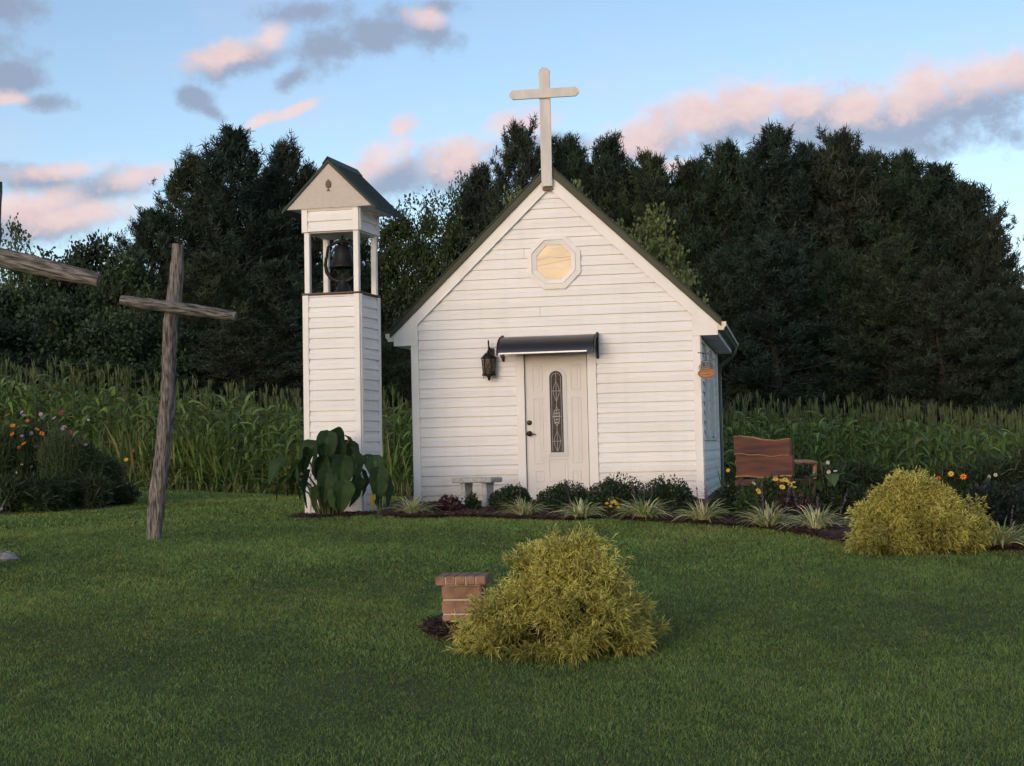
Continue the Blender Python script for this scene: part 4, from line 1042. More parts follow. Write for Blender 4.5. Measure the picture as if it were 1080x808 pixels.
# ------------------------------------------------------------------ corn
def corn():
    xs = np.arange(-21, 21, .19); rows = np.arange(29.6, 44, .78)
    Xg, Yg = np.meshgrid(xs, rows); x = Xg.ravel()+rng.normal(0, .04, Xg.size); y = Yg.ravel()+rng.normal(0, .05, Xg.size)
    y = y+.35*np.sin(x*.4)
    keep = (np.abs(x) < .345*y+2) & (rng.random(len(x)) < np.where(y < 34, .95, .6))
    x, y = x[keep], y[keep]; n = len(x)
    H = (np.interp(x*30/y, [-9, 9], [1.86, 1.85])+.10*np.sin(x*.9+y*.5))*rng.uniform(.86, 1.08, n)
    z = ground(x, y)-.02; B = np.stack([x, y, z], 1); parts = []
    st = np.stack([B, B+np.stack([rng.normal(0, .03, n), rng.normal(0, .03, n), H], 1)], 1)
    a = rng.uniform(0, PI, n)
    for da in (0, PI/2):
        s = np.stack([np.cos(a+da), np.sin(a+da), 0*a], 1)
        parts.append(ribbons(st, s, np.tile([.014, .007], (n, 1)), np.tile(np.array([.085, .12, .04]), (n, 2, 1))))
    nl = 11
    for k in range(nl):
        t = .10+.82*(k+rng.uniform(-.3, .3, n))/nl
        p = st[:, 0]*(1-t[:, None])+st[:, 1]*t[:, None]
        aa = a+PI*(k % 2)+rng.normal(0, .45, n); L = rng.uniform(.45, .8, n)*(1-.35*np.abs(t-.5))
        el_ = rng.uniform(.85, 1.38, n)
        d = np.stack([np.cos(aa)*np.cos(el_), np.sin(aa)*np.cos(el_), np.sin(el_)], 1)
        P = arcs(p, d, L, rng.uniform(.5, 1.25, n), 5)
        P[:, :, 0] += (np.cos(aa)*L*.3)[:, None]*np.linspace(0, 1, 5)[None]**2; P[:, :, 1] += (np.sin(aa)*L*.3)[:, None]*np.linspace(0, 1, 5)[None]**2
        s = np.stack([-np.sin(aa), np.cos(aa), rng.normal(0, .4, n)], 1); s = nrm(s)
        W = rng.uniform(.026, .042, (n, 1))*np.array([.5, 1, .95, .6, .06])[None]
        c = colvar(n, (.145, .225, .060), .4); dry = (rng.random(n) < (.30 if k < 2 else .03)); c[dry] = colvar(int(dry.sum()), (.20, .17, .09), .3)
        parts.append(ribbons(P, s, W, np.repeat(c[:, None], 5, 1)))
    tip = st[:, 1]
    for k in range(7):
        aa = rng.uniform(0, 2*PI, n); sp = rng.uniform(.03, .22, n) if k else np.zeros(n)+.01
        L = rng.uniform(.16, .28, n)
        d = np.stack([np.cos(aa)*sp*2.2, np.sin(aa)*sp*2.2, np.ones(n)], 1)
        P = arcs(tip, nrm(d), L, np.full(n, .10), 3); s = np.stack([-np.sin(aa), np.cos(aa), 0*aa], 1)
        c = colvar(n, (.120, .145, .055), .35)
        parts.append(ribbons(P, s, np.tile([.007, .009, .003], (n, 1)), np.repeat(c[:, None], 3, 1)))
    return join(parts)
V, Q, C = corn()
tag(link_mesh('corn_field', np_mesh('corn_field', V, Q, C), M['leaf']), 'tall green corn with pale tassels across the field behind', 'corn', kind='stuff')
# rough weeds and broad grass along the foot of the corn
def weeds(x0, x1, y0, y1, n, L0, L1, hw, col, dry=.04, cl=.12):
    m = n//14; cx_ = rng.uniform(x0, x1, m); cy_ = rng.uniform(y0, y1, m)
    x = np.repeat(cx_, 14)+rng.normal(0, cl, m*14); y = np.repeat(cy_, 14)+rng.normal(0, cl, m*14); n = m*14
    B = np.stack([x, y, ground(x, y)-.02], 1); aa = rng.uniform(0, 2*PI, n); el_ = rng.uniform(.65, 1.5, n)
    d = np.stack([np.cos(aa)*np.cos(el_), np.sin(aa)*np.cos(el_), np.sin(el_)], 1); L = rng.uniform(L0, L1, n)*(1+.25*np.sin(x*1.7)+.2*np.sin(x*4.3+y*3))
    P = arcs(B, d, L, rng.uniform(.2, .85, n), 5); P[:, :, 2] = np.maximum(P[:, :, 2], B[:, None, 2]+.01); s = nrm(np.stack([-np.sin(aa), np.cos(aa), rng.normal(0, .3, n)], 1))
    c = colvar(n, col, .35); dr_ = rng.random(n) < dry; c[dr_] = colvar(int(dr_.sum()), (.26, .22, .12), .3)
    return ribbons(P, s, rng.uniform(.5, 1.6, (n, 1))*hw*np.array([.6, 1, .9, .55, .08])[None], np.repeat(c[:, None], 5, 1))
parts = [weeds(-13, -.8, 28.9, 30.2, 12000, .7, 1.35, .017, (.16, .235, .06), .07), weeds(-13, -.8, 28.4, 29.2, 6000, .25, .7, .012, (.14, .19, .06), .16), weeds(-13, -.5, 29.3, 30.6, 6500, 1.0, 1.75, .018, (.165, .235, .062), .10),
         weeds(2.5, 13, 27.5, 29.8, 7000, .4, .95, .012, (.055, .09, .028), .05)]
V, Q, C = join(parts)
tag(link_mesh('tall_weeds', np_mesh('tall_weeds', V, Q, C), M['leaf']), 'tangled light green weeds and broad grass along the corn', 'weeds', kind='stuff')

# ------------------------------------------------------------------ golden threadleaf bushes
M['goldleaf'] = leafmat('golden_thread', .6, .42, .15)
def golden_bush(px, py, wpx, hpx, label, seed, prof, hw=.0023, dens=1.):
    global rng
    rng = np.random.default_rng(seed)
    g = on_ground(px, py-wpx*.065); D = g[1]; m_ = D/FPX; R = wpx*m_/2; H = hpx*m_
    e = empty('golden_bush', (g[0], D, gz(g[0], D)), 0, label, 'shrub', 'golden threadleaf shrubs on the lawn')
    nc = int(105*dens); zc = ((np.arange(nc)+rng.uniform(0, 1, nc))/nc)**1.05; a = np.arange(nc)*2.39996+rng.normal(0, .12, nc)
    zs, rs = zip(*prof)
    rad = np.interp(zc, zs, rs)*R*(1+.10*np.sin(3*a+seed)+.08*np.sin(5*a+zc*6))*(1+rng.uniform(-1, 1, nc)*(.07+.22*np.clip(zc*1.6, 0, 1)))*(1-.14*(rng.random(nc) < .2))
    cx_ = rad*np.cos(a)+zc*prof_shift(prof)*R; c = np.stack([cx_, rad*.82*np.sin(a), zc*H*.88+rng.uniform(-.02, .06, nc)], 1); csz = rng.uniform(.55, 1.2, nc)
    slope = nrm(np.stack([np.cos(a), np.sin(a), .25+1.1*zc], 1))
    per = 105; n = nc*per
    cc = np.repeat(c, per, 0); nn = np.repeat(slope, per, 0)
    dep = rng.random((n, 1))**1.5
    off = nrm(rng.normal(size=(n, 3)))*(rng.random((n, 1))**.45)*.115*(R/.58)*np.array([1, 1, .8])*np.repeat(csz, per)[:, None]; P = cc-nn*dep*.12*R/.58+off; P[:, 2] = np.maximum(P[:, 2], .02)
    D0 = nrm(nn*.55+off/.115*.8+np.array([0, 0, .50])+rng.normal(size=(n, 3))*.40)
    L = rng.uniform(.035, .095, n)*R/.58; parts = []
    tone = np.repeat(rng.uniform(.75, 1.25, (nc, 1)), per, 0)*rng.uniform(.8, 1.2, (n, 1))
    green = np.array([.075, .100, .020]); gold = np.array([.95, .85, .24]); old = np.array([.16, .125, .045])
    for k in range(8):
        st = P+D0*(L*rng.uniform(0, .5, n))[:, None]
        d = nrm(D0+rng.normal(size=(n, 3))*.42); Lk = L*rng.uniform(.5, 1.0, n)
        Q4 = arcs(st, d, Lk, rng.uniform(.0, .8, n), 4); Q4[:, 2:] += (rng.normal(size=(n, 1, 3))*Lk[:, None, None]*.10)
        s = nrm(np.cross(d, rng.normal(size=(n, 3))))
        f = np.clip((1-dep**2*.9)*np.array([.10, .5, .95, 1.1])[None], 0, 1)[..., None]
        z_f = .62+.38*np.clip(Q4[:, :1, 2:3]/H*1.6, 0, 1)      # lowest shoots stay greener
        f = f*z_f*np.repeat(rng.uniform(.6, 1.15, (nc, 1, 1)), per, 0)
        c_ = (green*(1-f)+gold*f)*tone[:, :, None]
        brown = rng.random(n) < .05; c_[brown] = old*rng.uniform(.7, 1.3, (int(brown.sum()), 1, 1))
        parts.append(ribbons(Q4, s, np.tile(hw*.85*np.array([1., 1.1, .9, .35]), (n, 1)), np.clip(c_, 0, 1)))
    V, Q, C = join(parts)
    link_mesh('foliage', np_mesh('foliage', V, Q, C), M['goldleaf'], e)
    tb = MB()
    for k in range(60):
        i = rng.integers(nc); p = c[i]*.85; tb.tube([(0, 0, -.02), (p[0]*.5, p[1]*.5, p[2]*.35+.03), tuple(p)], [.011, .007, .003], 5, cap=False)
    tb.build('branches', M['bark'], e)
    tb = MB(); N = 14; vs = []
    for i in range(9):
        zz = i/8
        for k in range(N):
            aa = 2*PI*k/N; r_ = np.interp(zz, zs, rs)*R*.60*(1+.12*math.sin(3*aa+i)); vs.append((r_*math.cos(aa)+zz*prof_shift(prof)*R, r_*.8*math.sin(aa), zz*H*.74+.01))
    tb.add(vs, [(i*N+k, i*N+(k+1) % N, (i+1)*N+(k+1) % N, (i+1)*N+k) for i in range(8) for k in range(N)], True)
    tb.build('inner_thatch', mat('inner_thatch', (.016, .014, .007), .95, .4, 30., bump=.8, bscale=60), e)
def prof_shift(p): return SHIFT
SHIFT = .06
golden_bush(595, 698, 193, 119, 'golden yellow threadleaf bush in the middle of the lawn beside the brick pedestal', 5, [(0, .92), (.12, 1.0), (.3, .82), (.5, .60), (.7, .42), (.85, .32), (1, .20)])
SHIFT = -.02
golden_bush(964, 590, 126, 78, 'golden yellow threadleaf bush in the mulch bed at the right', 9, [(0, .92), (.15, 1.0), (.35, .90), (.55, .74), (.75, .50), (.9, .30), (1, .14)], hw=.0030, dens=1.35)

# ------------------------------------------------------------------ variegated lily turf clumps
def lily_turf(name, seed):
    global rng
    rng = np.random.default_rng(seed); n = 190; parts = []
    a = rng.uniform(0, 2*PI, n); r0 = rng.uniform(0, .07, n); B = np.stack([np.cos(a)*r0, np.sin(a)*r0, np.zeros(n)], 1)
    aa = a+rng.normal(0, .3, n); el_ = rng.uniform(.75, 1.45, n); d = np.stack([np.cos(aa)*np.cos(el_), np.sin(aa)*np.cos(el_), np.sin(el_)], 1)
    L = rng.uniform(.26, .46, n); P = arcs(B, d, L, rng.uniform(.35, .8, n), 7)
    P[:, :, :2] += (d[:, :2]*(L*.25)[:, None])[:, None]*(np.linspace(0, 1, 7)**2)[None, :, None]; P[:, :, 2] = np.maximum(P[:, :, 2], .012)
    s = nrm(np.stack([-np.sin(aa), np.cos(aa), rng.normal(0, .35, n)], 1)); W = rng.uniform(.8, 1.2, (n, 1))*np.array([.0045, .006, .0065, .0062, .0055, .0038, .0008])[None]
    c = colvar(n, (.68, .66, .38), .2); gr = colvar(n, (.16, .23, .08), .25)
    mixed = rng.random(n) < .3; c[mixed] = gr[mixed]*1.4
    parts.append(ribbons(P, s, W, np.repeat(c[:, None], 7, 1)))
    up = np.zeros_like(P); up[:, :, 2] = .0015
    parts.append(ribbons(P+up, s, W*.36, np.repeat(gr[:, None], 7, 1)))
    fol = np_mesh('foliage', *join(parts)); fol.materials.append(M['leaf'])
    sp = []
    for k in range(3):
        m = 60; t = rng.uniform(.45, 1, m); H = rng.uniform(.30, .40); ax = rng.uniform(-.10, .10, 2)
        base_ = np.array([[ax[0]*1.2, ax[1]*1.2, 0.]]); tipv = np.array([ax[0]*2., ax[1]*2., H])
        P = base_+(tipv-base_)*t[:, None]; dd = nrm(rng.normal(size=(m, 3))+[0, 0, .5])
        g1 = leaves(P, dd, np.full(m, .014), np.full(m, .006), colvar(m, (.15, .095, .16), .3))
        stem = ribbons(np.stack([base_, base_+(tipv-base_)*.95], 1), np.array([[1., 0, 0]]), np.array([[.0022, .0016]]), np.full((1, 2, 3), .10))
        me_ = np_mesh('flower_spike', *join([g1, stem])); me_.materials.append(M['leaf']); sp.append(me_)
    return fol, sp
LT = [lily_turf('a', 101+k) for k in range(4)]
GL = 'variegated lily turf clumps along the mulch bed'
for i, (px, py, s, lab) in enumerate([(435, 544, .92, 'lily turf clump at the left corner post of the chapel'),
        (553, 546, .98, 'cream-edged lily turf clump just right of the concrete bench'), (613, 549, 1.0, 'cream-edged lily turf clump below the chapel door'),
        (680, 549, 1.05, 'lily turf clump with purple spikes below the dark boxwoods right of the door'), (741, 552, .98, 'cream-edged lily turf clump at the right corner of the chapel'),
        (810, 558, 1.08, 'lily turf clump with purple spikes below the yellow flowers'), (862, 561, 1.08, 'lily turf clump left of the right golden bush'),
        (1056, 579, 1.0, 'pale lily turf clump at the right edge beyond the golden bush')]):
    g = on_ground(px, py+1); f, sp = LT[i % 4]
    e = empty('lily_turf', (g[0], g[1], g[2]+.02), random.uniform(0, 6.28), lab, 'ornamental grass', GL); e.scale = (s, s, s)
    o = bpy.data.objects.new('foliage', f); COL.objects.link(o); o.parent = e
    for me_ in (sp if px in (680, 741, 810, 862) else sp[:1]):
        o = bpy.data.objects.new('flower_spike', me_); COL.objects.link(o); o.parent = e

# ------------------------------------------------------------------ dark leafy mounds
def mound(name, px, py, wpx, hpx, label, cat, col, leaf=.026, n=8000, group=None, flat=.75, seed=1, core=(.012, .02, .012), D=None):
    global rng
    rng = np.random.default_rng(seed+int(px))
    g = on_ground(px, py) if D is None else np.array(plant_at(px, D)); D = g[1]+.18 if D is None else D; m_ = D/FPX; R = wpx*m_/2; H = hpx*m_*1.03
    e = empty(name, (g[0], D, gz(g[0], D)+.01), 0, label, cat, group)
    v = nrm(rng.normal(size=(n, 3))); v[:, 2] = np.abs(v[:, 2]); a = np.arctan2(v[:, 1], v[:, 0])
    k = (1+.13*np.sin(4*a+seed)+.10*np.sin(7*a+v[:, 2]*5)+.09*np.sin(9*v[:, 2]+3*a))*(1-.22*rng.random(n)**2)*rng.uniform(.96, 1.04, n)
    P = v*k[:, None]*np.array([R, R*flat, H])*.93
    d = nrm(v*.8+rng.normal(size=(n, 3))*.6+[0, 0, .35]); L = rng.uniform(.7, 1.3, n)*leaf
    V, Q, C = leaves(P, d, L, L*.30, col, .35)
    link_mesh('foliage', np_mesh('foliage', V, Q, C), M['gloss'] if leaf < .04 else M['leaf'], e)
    tb = MB(); N = 16; vs = []
    for i in range(7):
        th_ = PI/2*i/6
        for q in range(N):
            aa = 2*PI*q/N; r_ = .78*(1+.1*math.sin(4*aa+seed)); vs.append((R*r_*math.cos(aa)*math.cos(th_), R*flat*r_*math.sin(aa)*math.cos(th_), H*.74*math.sin(th_)))
    tb.add(vs, [(i*N+q, i*N+(q+1) % N, (i+1)*N+(q+1) % N, (i+1)*N+q) for i in range(6) for q in range(N)], True)
    tb.build('inner_branches', mat('inner_branches', core, .95, .5, 40., bump=.9, bscale=70), e)
    return e
GB = 'dark boxwoods in front of the chapel'
BX = (.026, .048, .020)
mound('boxwood_bush', 540, 541, 46, 24, 'small dark boxwood beside the concrete bench', 'shrub', BX, group=GB, seed=1)
mound('boxwood_bush', 597, 542, 62, 28, 'dark boxwood in front of the chapel door', 'shrub', (.03, .052, .022), group=GB, seed=2)
mound('boxwood_bush', 652, 542, 72, 33, 'largest dark boxwood just right of the door', 'shrub', BX, group=GB, seed=3)
mound('boxwood_bush', 706, 543, 68, 32, 'dark boxwood near the right corner post of the chapel', 'shrub', BX, group=GB, seed=4)
mound('dark_shrub', 777, 548, 56, 30, 'low dark shrub right of the chapel corner', 'shrub', (.020, .036, .018), seed=5)
mound('burgundy_plant', 473, 543, 36, 16, 'low burgundy leaved plant left of the concrete bench', 'plant', (.055, .022, .025), leaf=.035, n=900, seed=6, core=(.02, .01, .01))
mound('small_plant', 497, 541, 14, 17, 'single small green plant under the concrete bench', 'plant', (.035, .06, .022), leaf=.04, n=260, seed=7)
mound('juniper_bush', 1052, 563, 92, 44, 'blue-green juniper spreading behind the lily turf at the right edge', 'shrub', (.022, .036, .030), leaf=.04, n=6500, flat=.8, seed=8)
mound('juniper_bush', 1108, 560, 90, 50, 'blue-green juniper cut off by the right edge', 'shrub', (.022, .036, .030), leaf=.04, n=5000, flat=.8, seed=9)
mound('purple_shrub', 838, 552, 60, 24, 'low dark purple-brown shrub behind the lily turf under the bench', 'shrub', (.040, .022, .020), leaf=.035, n=2600, seed=10, core=(.015, .01, .01))
mound('green_mound', 822, 540, 96, 37, 'dark green leafy mound below the wooden bench carrying yellow flowers', 'shrub', (.040, .066, .024), leaf=.045, n=5600, seed=11, D=16.3)
mound('green_mound', 893, 540, 70, 30, 'dark green leafy mound behind the right golden bush', 'shrub', (.028, .045, .020), leaf=.045, n=3600, seed=12, D=16.6)
mound('flowering_plant', 648, 547, 26, 17, 'small yellow flowered plant between two lily turf clumps', 'plant', (.07, .075, .025), leaf=.03, n=700, seed=13)

# ------------------------------------------------------------------ flowers
def flower_mesh(col, petals=8, r=.032, mid=(.30, .20, .04)):
    V = []; F = []; Cc = []
    for k in range(petals):
        a = 2*PI*k/petals; w_ = PI/petals*.95
        ps = [(0, 0, 0), (r*.65*math.cos(a-w_), r*.65*math.sin(a-w_), r*.18), (r*math.cos(a), r*math.sin(a), r*.10), (r*.65*math.cos(a+w_), r*.65*math.sin(a+w_), r*.18)]
        o = len(V); V += ps; F.append([o, o+1, o+2, o+3]); Cc += [col]*4
    for k in range(2):
        o = len(V); V += [(r*.22*math.cos(2*PI*(j+k*.5)/4), r*.22*math.sin(2*PI*(j+k*.5)/4), r*.24) for j in range(4)]; F.append([o, o+1, o+2, o+3]); Cc += [mid]*4
    me_ = np_mesh('flower', np.array(V), np.array(F), np.array(Cc), False); me_.materials.append(M['leaf']); return me_
FM = dict(orange=flower_mesh((.80, .25, .03), r=.042), dorange=flower_mesh((.60, .16, .03), r=.034), pink=flower_mesh((.52, .32, .42), r=.036), white=flower_mesh((.62, .60, .52), r=.026), yellow=flower_mesh((.80, .52, .10), r=.036), lilac=flower_mesh((.36, .24, .38), r=.034), ymini=flower_mesh((.74, .50, .07), r=.024), rust=flower_mesh((.18, .05, .06), r=.05))
def put_flower(e, px, py, D, kind, s=1.):
    p = Vector(at(px, py, D))-e.location
    o = bpy.data.objects.new('flower', FM[kind]); COL.objects.link(o); o.parent = e; o.location = p
    o.rotation_euler = (math.radians(random.uniform(25, 75)), random.uniform(-.4, .4), random.uniform(-.6, .6)); o.scale = (s, s, s)
    return p
def feathery(name, px, D, H, R, n, col, label, cat, group, seed, flowers=(), fl=.14, hw=.0035, wide=False):
    global rng
    rng = np.random.default_rng(seed)
    P0 = plant_at(px, D); e = empty(name, P0, 0, label, cat, group)
    m = n//30; a = rng.uniform(0, 2*PI, m); sp = rng.uniform(0, 1, m)**.6
    tips = np.stack([np.cos(a)*sp*R, np.sin(a)*sp*R*.8, H*(1-.22*sp**2)*rng.uniform(.72, 1.0, m)], 1); bs = tips*np.array([.25, .25, 0])
    t = rng.uniform(.12, 1, (m, 30)); P = bs[:, None]+(tips-bs)[:, None]*t[..., None]; P = P.reshape(-1, 3)+rng.normal(size=(m*30, 3))*.03
    k = len(P); d = nrm(rng.normal(size=(k, 3))+[0, 0, .7]); L = rng.uniform(.5, 1.2, k)*fl
    Q3 = arcs(P, d, L, rng.uniform(0, .3, k), 3); s = nrm(np.cross(d, rng.normal(size=(k, 3))))
    c = colvar(k, col, .35)
    g1 = ribbons(Q3, s, np.tile(hw*np.array([1., 1.2 if not wide else 2.4, .3]), (k, 1)), np.repeat(c[:, None], 3, 1))
    g2 = ribbons(np.stack([bs, bs*.5+tips*.5+rng.normal(size=(m, 3))*.02, tips], 1), np.tile([1., 0, 0], (m, 1)), np.tile([.005, .004, .002], (m, 1)), np.repeat(colvar(m, np.array(col)*1.2, .2)[:, None], 3, 1))
    link_mesh('foliage', np_mesh('foliage', *join([g1, g2])), M['leaf'], e)
    st = []
    for (fx, fy, kind) in flowers:
        p = put_flower(e, fx, fy, D-.25, kind); st.append(p)
    if st:
        T = np.array([tuple(p) for p in st]); B_ = T*np.array([.75, .75, .35]); Mi = (T+B_)/2+rng.normal(size=T.shape)*.015
        link_mesh('flower_stalks', np_mesh('flower_stalks', *ribbons(np.stack([B_, Mi, T], 1), np.tile([1., 0, 0], (len(T), 1)), np.tile([.0025, .002, .0018], (len(T), 1)), np.tile(np.array([.03, .045, .02]), (len(T), 3, 1)))), M['leaf'], e)
    return e
GC = 'cosmos plants in the left flower garden'
DK = (.060, .092, .036)
fl = [(1, 467, 'dorange'), (8, 438, 'orange'), (13.5, 449, 'orange'), (13, 458, 'orange'), (29, 444, 'dorange'), (39, 453, 'orange'), (44, 457.5, 'orange'), (25, 468, 'orange'), (20, 472, 'dorange'), (23, 435, 'pink'), (25, 438, 'lilac'), (43, 437, 'pink'), (46, 441, 'lilac'), (57, 441, 'pink'),
      (68, 450, 'pink'), (66, 452, 'lilac'), (90, 469, 'pink'), (83, 468, 'rust'), (37, 471, 'lilac'), (23, 460, 'lilac'), (33, 457, 'lilac'), (5, 469, 'pink'), (111, 486, 'lilac'), (100, 476, 'yellow'), (106, 475, 'white'), (93, 443, 'white'), (65, 435, 'rust'), (23, 490, 'white'), (17, 499, 'white'), (33, 492, 'white'), (133, 485, 'yellow'), (5, 489, 'white'), (75, 456, 'rust')]
pls = [(-14, 22.6, 1.15, .34, 'tallest feathery cosmos at the left edge with an orange flower'), (14, 22.9, 1.12, .32, 'feathery cosmos plant with several orange flowers near the left edge'), (40, 23.1, 1.16, .32, 'feathery cosmos plant with twin orange blooms and pale pink flowers'),
       (64, 22.7, 1.06, .30, 'dark feathery cosmos topped by pink and rust flowers'), (88, 23.0, .86, .28, 'feathery cosmos with one pink flower at its right side'), (110, 23.4, .66, .26, 'lower feathery cosmos near the right end of the left garden')]
for i, (px, D, H, R, lab) in enumerate(pls):
    mine = [f for f in fl if abs(f[0]-px) == min(abs(f[0]-q[0]) for q in pls)]
    feathery('cosmos_plant', px, D, H*1.14, R*1.15, 9500, DK if i != 2 else (.034, .056, .022), lab, 'flowering plant', GC, 200+i, mine)
feathery('aster_plant', 128, 23.2, .34, .26, 1700, (.045, .058, .030), 'low dark plant ending the left flower garden', 'plant', None, 231, wide=True)
feathery('aster_plant', 100, 22.4, .50, .26, 2600, (.038, .058, .026), 'low dark leafy plant in front of the cosmos', 'plant', None, 232, wide=True)
feathery('aster_plant', 50, 22.0, .55, .34, 3400, (.036, .060, .026), 'dark leafy plant at the middle of the left garden front', 'plant', None, 233, wide=True)
feathery('aster_plant', 5, 21.8, .55, .34, 3400, (.042, .064, .026), 'dark leafy plant at the left end of the garden front', 'plant', None, 234, wide=True)
# strap-leaved daylily cut by the left edge
def straps(name, px, D, n, L0, L1, hw, col, label, cat, seed, group=None, flowers=(), e0=.3, e1=1.3):
    global rng
    rng = np.random.default_rng(seed); P0 = plant_at(px, D); e = empty(name, P0, 0, label, cat, group)
    a = rng.uniform(0, 2*PI, n); el_ = rng.uniform(e0, e1, n); d = np.stack([np.cos(a)*np.cos(el_), np.sin(a)*np.cos(el_), np.sin(el_)], 1)
    P = arcs(d*.02, d, rng.uniform(L0, L1, n), rng.uniform(.25, .7, n), 6); P[:, :, 2] = np.maximum(P[:, :, 2], .01)
    s = nrm(np.stack([-np.sin(a), np.cos(a), rng.normal(0, .2, n)], 1)); c = colvar(n, col, .25)
    link_mesh('foliage', np_mesh('foliage', *ribbons(P, s, np.tile(hw*np.array([.6, 1, 1, .85, .5, .05]), (n, 1)), np.repeat(c[:, None], 6, 1))), M['gloss'], e)
    for (fx, fy, k) in flowers: put_flower(e, fx, fy, D-.1, k)
    return e
straps('daylily_plant', -2, 21.2, 26, .25, .40, .012, (.09, .12, .07), 'strap-leaved plant with pale lilac bloom at the left edge', 'plant', 240, None, [(1, 537, 'lilac')])
GY = 'yellow daylilies below the wooden bench'
straps('daylily_plant', 800, 16.0, 60, .35, .50, .008, (.04, .065, .025), 'daylily with one bright orange-yellow bloom nearest the chapel', 'flowering plant', 241, GY, [(799.5, 518, 'yellow'), (795, 510, 'white'), (801, 520, 'ymini')], .7, 1.45)
straps('daylily_plant', 826, 16.2, 80, .35, .52, .008, (.04, .065, .025), 'daylily with a cluster of yellow blooms under the bench seat', 'flowering plant', 242, GY, [(818, 506, 'yellow'), (824, 507, 'ymini'), (828, 506.5, 'yellow'), (833, 511, 'yellow'), (825, 514, 'yellow'), (837, 509, 'ymini'), (838, 514, 'ymini'), (831, 508, 'ymini')], .7, 1.45)
straps('daylily_plant', 767, 17.5, 40, .5, .8, .008, (.04, .065, .025), 'tall daylily with one small yellow bloom behind the chapel corner', 'flowering plant', 243, GY, [(767.5, 497, 'ymini'), (768, 496, 'ymini')], .9, 1.45)
fp = [o for o in COL.objects if o.name.startswith('flowering_plant')][0]
for (fx, fy) in [(640, 531), (644, 534), (648, 529), (650, 531), (652, 535), (645, 530)]: put_flower(fp, fx, fy, fp.location[1]-.10, 'ymini')
feathery('garden_plant', 868, 17.6, .52, .30, 3000, (.035, .055, .024), 'loose green plant with small white flowers right of the bench', 'flowering plant', None, 251, [(873, 488, 'white'), (874, 498, 'white'), (881, 497, 'white'), (893, 520, 'white')], wide=True)
feathery('garden_plant', 905, 18.2, .55, .35, 3600, (.034, .055, .022), 'loose green plant rising left behind the right golden bush', 'plant', None, 252, [], wide=True)
feathery('garden_plant', 1000, 17.4, .50, .34, 3600, (.038, .058, .020), 'loose plant with an orange flower just right of the golden bush top', 'flowering plant', None, 253, [(1016, 503, 'orange'), (990, 505, 'dorange'), (1003, 500, 'yellow')], wide=True)
feathery('garden_plant', 1042, 17.8, .56, .34, 3600, (.034, .055, .024), 'loose plant with white flowers behind the juniper', 'flowering plant', None, 254, [(1043, 503, 'white'), (1050, 501, 'white'), (1030, 512, 'white')], wide=True)
feathery('garden_plant', 1078, 17.8, .56, .30, 3400, (.034, .050, .022), 'loose plant with rust flowers at the right edge behind the juniper', 'flowering plant', None, 255, [(1068, 513, 'dorange'), (1062, 517, 'rust')], wide=True)
# pale broad hosta-like leaves beside the bench arm, elephant ears at the tower
M['ear'] = leafmat('broad_leaf', .6, .22, .18)
def big_leaf(L, W, col, seed, hang=1., rib=(.10, .16, .05)):
    """heart-shaped blade: petiole joins at the origin, blade runs along +x, lobes behind it"""
    rr = random.Random(seed); nv, nu = 14, 8; V = []; Cc = []
    for i in range(nv+1):
        t = i/nv; x = -.24+1.24*t
        hw_ = .5*math.sin(PI*min(1, t**.60))**.8*(1-.12*t)
        for j in range(nu+1):
            u_ = -1+2*j/nu; hx = hw_*u_
            xx = x
            if t < .22: xx = x+(.22-t)*1.0*(1-abs(u_))**1.2       # notch between the lobes
            z = .22*abs(hx)-.55*hang*max(0, x)**1.6*.6+.020*math.sin(j*2.1+i*1.3+seed)+.03*math.sin(i*.9+seed)*abs(u_)
            V.append((xx*L*(1-.12*hang*max(0, x)), hx*W*1.0, z*L))
            vein = 1 if (abs(u_) < .06 or abs(((i-abs(u_)*3.2) % 3)-1.5) < .22) else 0
            k = .9+.2*rr.random(); vein *= (.30 if abs(u_) < .06 else .12); c = [col[q]*k*(1-vein)+rib[q]*vein for q in range(3)]; Cc.append(c)
    F = [[i*(nu+1)+j, i*(nu+1)+j+1, (i+1)*(nu+1)+j+1, (i+1)*(nu+1)+j] for i in range(nv) for j in range(nu)]
    me_ = np_mesh('leaf', np.array(V), np.array(F), np.array(Cc)); me_.materials.append(M['ear']); return me_
def ear_plant(px, D, specs, label, group, col=(.026, .056, .020)):
    P0 = np.array(plant_at(px, D)); e = empty('elephant_ear_plant', tuple(P0), 0, label, 'plant', group)
    for i, (lx, ly, L, pitch, head, dy, cc) in enumerate(specs):
        a = Vector(at(lx, ly, D+dy)-P0)          # where the stalk meets the blade
        me_ = big_leaf(L*.98, L*random.uniform(.62, .78), cc or col, i*7+int(px))
        o = bpy.data.objects.new('leaf', me_); COL.objects.link(o); o.parent = e; o.location = a
        o.rotation_euler = (random.uniform(-.75, .75), math.radians(pitch+random.uniform(-16, 10)), math.radians(head+random.uniform(-25, 25)))
        if cc and cc[0] > .1: o['label'] = 'yellowing leaf'
        b0 = Vector((a.x*.22, a.y*.3, 0)); mid = Vector((a.x*.45, a.y*.5, a.z*.62)); 
        mb = MB(); mb.tube([b0, mid, a.lerp(mid, .25)+Vector((0, 0, .02)), a], [.016, .012, .009, .006], 7, cap=False)
        st = mb.build('leaf_stalk', STK, e); st.parent = o
        st.matrix_parent_inverse = Matrix.LocRotScale(a, o.rotation_euler.to_quaternion(), None).inverted()
STK = mat('pale_green_stalk', (.075, .10, .04), .5, .3, 8.)
YL = (.20, .17, .05); LG = (.045, .08, .025)
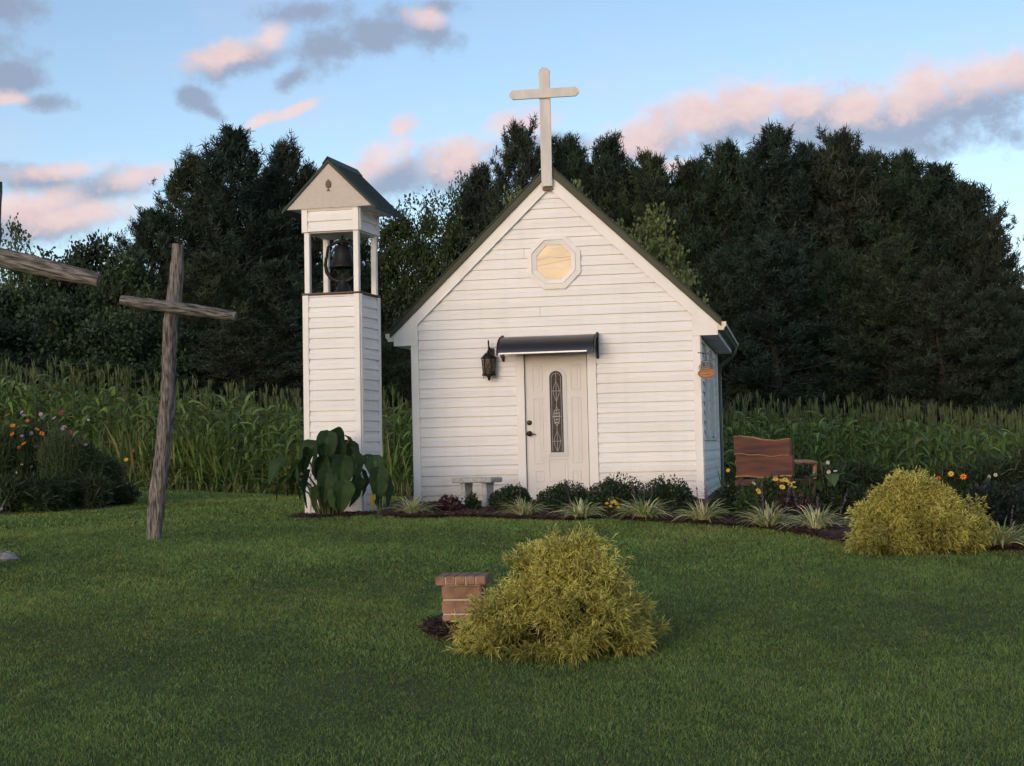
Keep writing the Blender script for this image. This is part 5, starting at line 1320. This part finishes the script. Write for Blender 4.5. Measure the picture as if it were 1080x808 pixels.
# (x, y of the joint in the photograph, leaf length, downward pitch, heading, depth offset, own colour)
ear_plant(347, 18.9, [(345, 462, .42, 62, -95, -.10, None), (352, 468, .44, 70, -60, .0, None), (368, 464, .36, 58, -40, .05, None), (374, 478, .40, 64, -75, -.15, LG), (362, 486, .42, 72, -110, -.25, None),
    (338, 474, .40, 68, -125, -.2, None), (330, 470, .40, 60, -150, .0, None), (322, 480, .44, 66, -160, -.1, None), (316, 492, .40, 62, 190, .1, LG), (325, 503, .40, 74, -130, -.3, None), (308, 500, .30, 70, -170, .0, None),
    (345, 500, .40, 78, -90, -.35, None), (362, 512, .36, 76, -70, -.35, LG), (375, 505, .36, 80, -50, -.2, None), (336, 516, .30, 70, -140, -.35, None), (352, 458, .34, 40, 80, .15, None), (320, 506, .26, 66, -170, .1, LG),
    (340, 488, .40, 76, -100, -.2, None), (366, 472, .40, 78, -60, .15, None), (383, 500, .30, 80, -60, .0, None), (296, 488, .34, 60, 185, .1, None), (388, 484, .30, 66, -20, .1, None), (300, 505, .30, 60, 180, .1, LG), (350, 520, .26, 74, -100, -.4, LG)],
    'large clump of dark elephant ear leaves at the foot of the bell tower', 'elephant ear plants at the tower')
ear_plant(401, 18.7, [(395, 486, .34, 76, -45, 0, None), (399, 500, .40, 80, -80, -.05, None), (404, 505, .36, 74, -20, .1, None), (394, 524, .16, 78, -110, -.1, YL)],
    'small elephant ear plant with a yellow leaf right of the bell tower', 'elephant ear plants at the tower')
def hosta(px, D, L, label, n, seed, col):
    P0 = np.array(plant_at(px, D)); e = empty('broadleaf_plant', tuple(P0), 0, label, 'plant', None)
    rr = random.Random(seed)
    for i in range(n):
        me_ = big_leaf(L*rr.uniform(.7, 1.1), L*.75, col, seed+i, .8, (.18, .26, .10)); a = rr.uniform(0, 360)
        o = bpy.data.objects.new('leaf', me_); COL.objects.link(o); o.parent = e; h = rr.uniform(.30, .48)
        o.location = (.10*math.cos(math.radians(a)), .10*math.sin(math.radians(a)), h); o.rotation_euler = (0, math.radians(rr.uniform(-35, 35)), math.radians(a))
        mb = MB(); mb.tube([(0, 0, 0), tuple(o.location)], .005, 5, cap=False); st = mb.build('leaf_stalk', STK, e)
hosta(854, 16.4, .17, 'plant with one pale green pointed leaf below the bench arm', 4, 31, (.12, .18, .07))
hosta(876, 16.6, .20, 'leafy light green plant right of the bench arm', 7, 35, (.075, .12, .045))
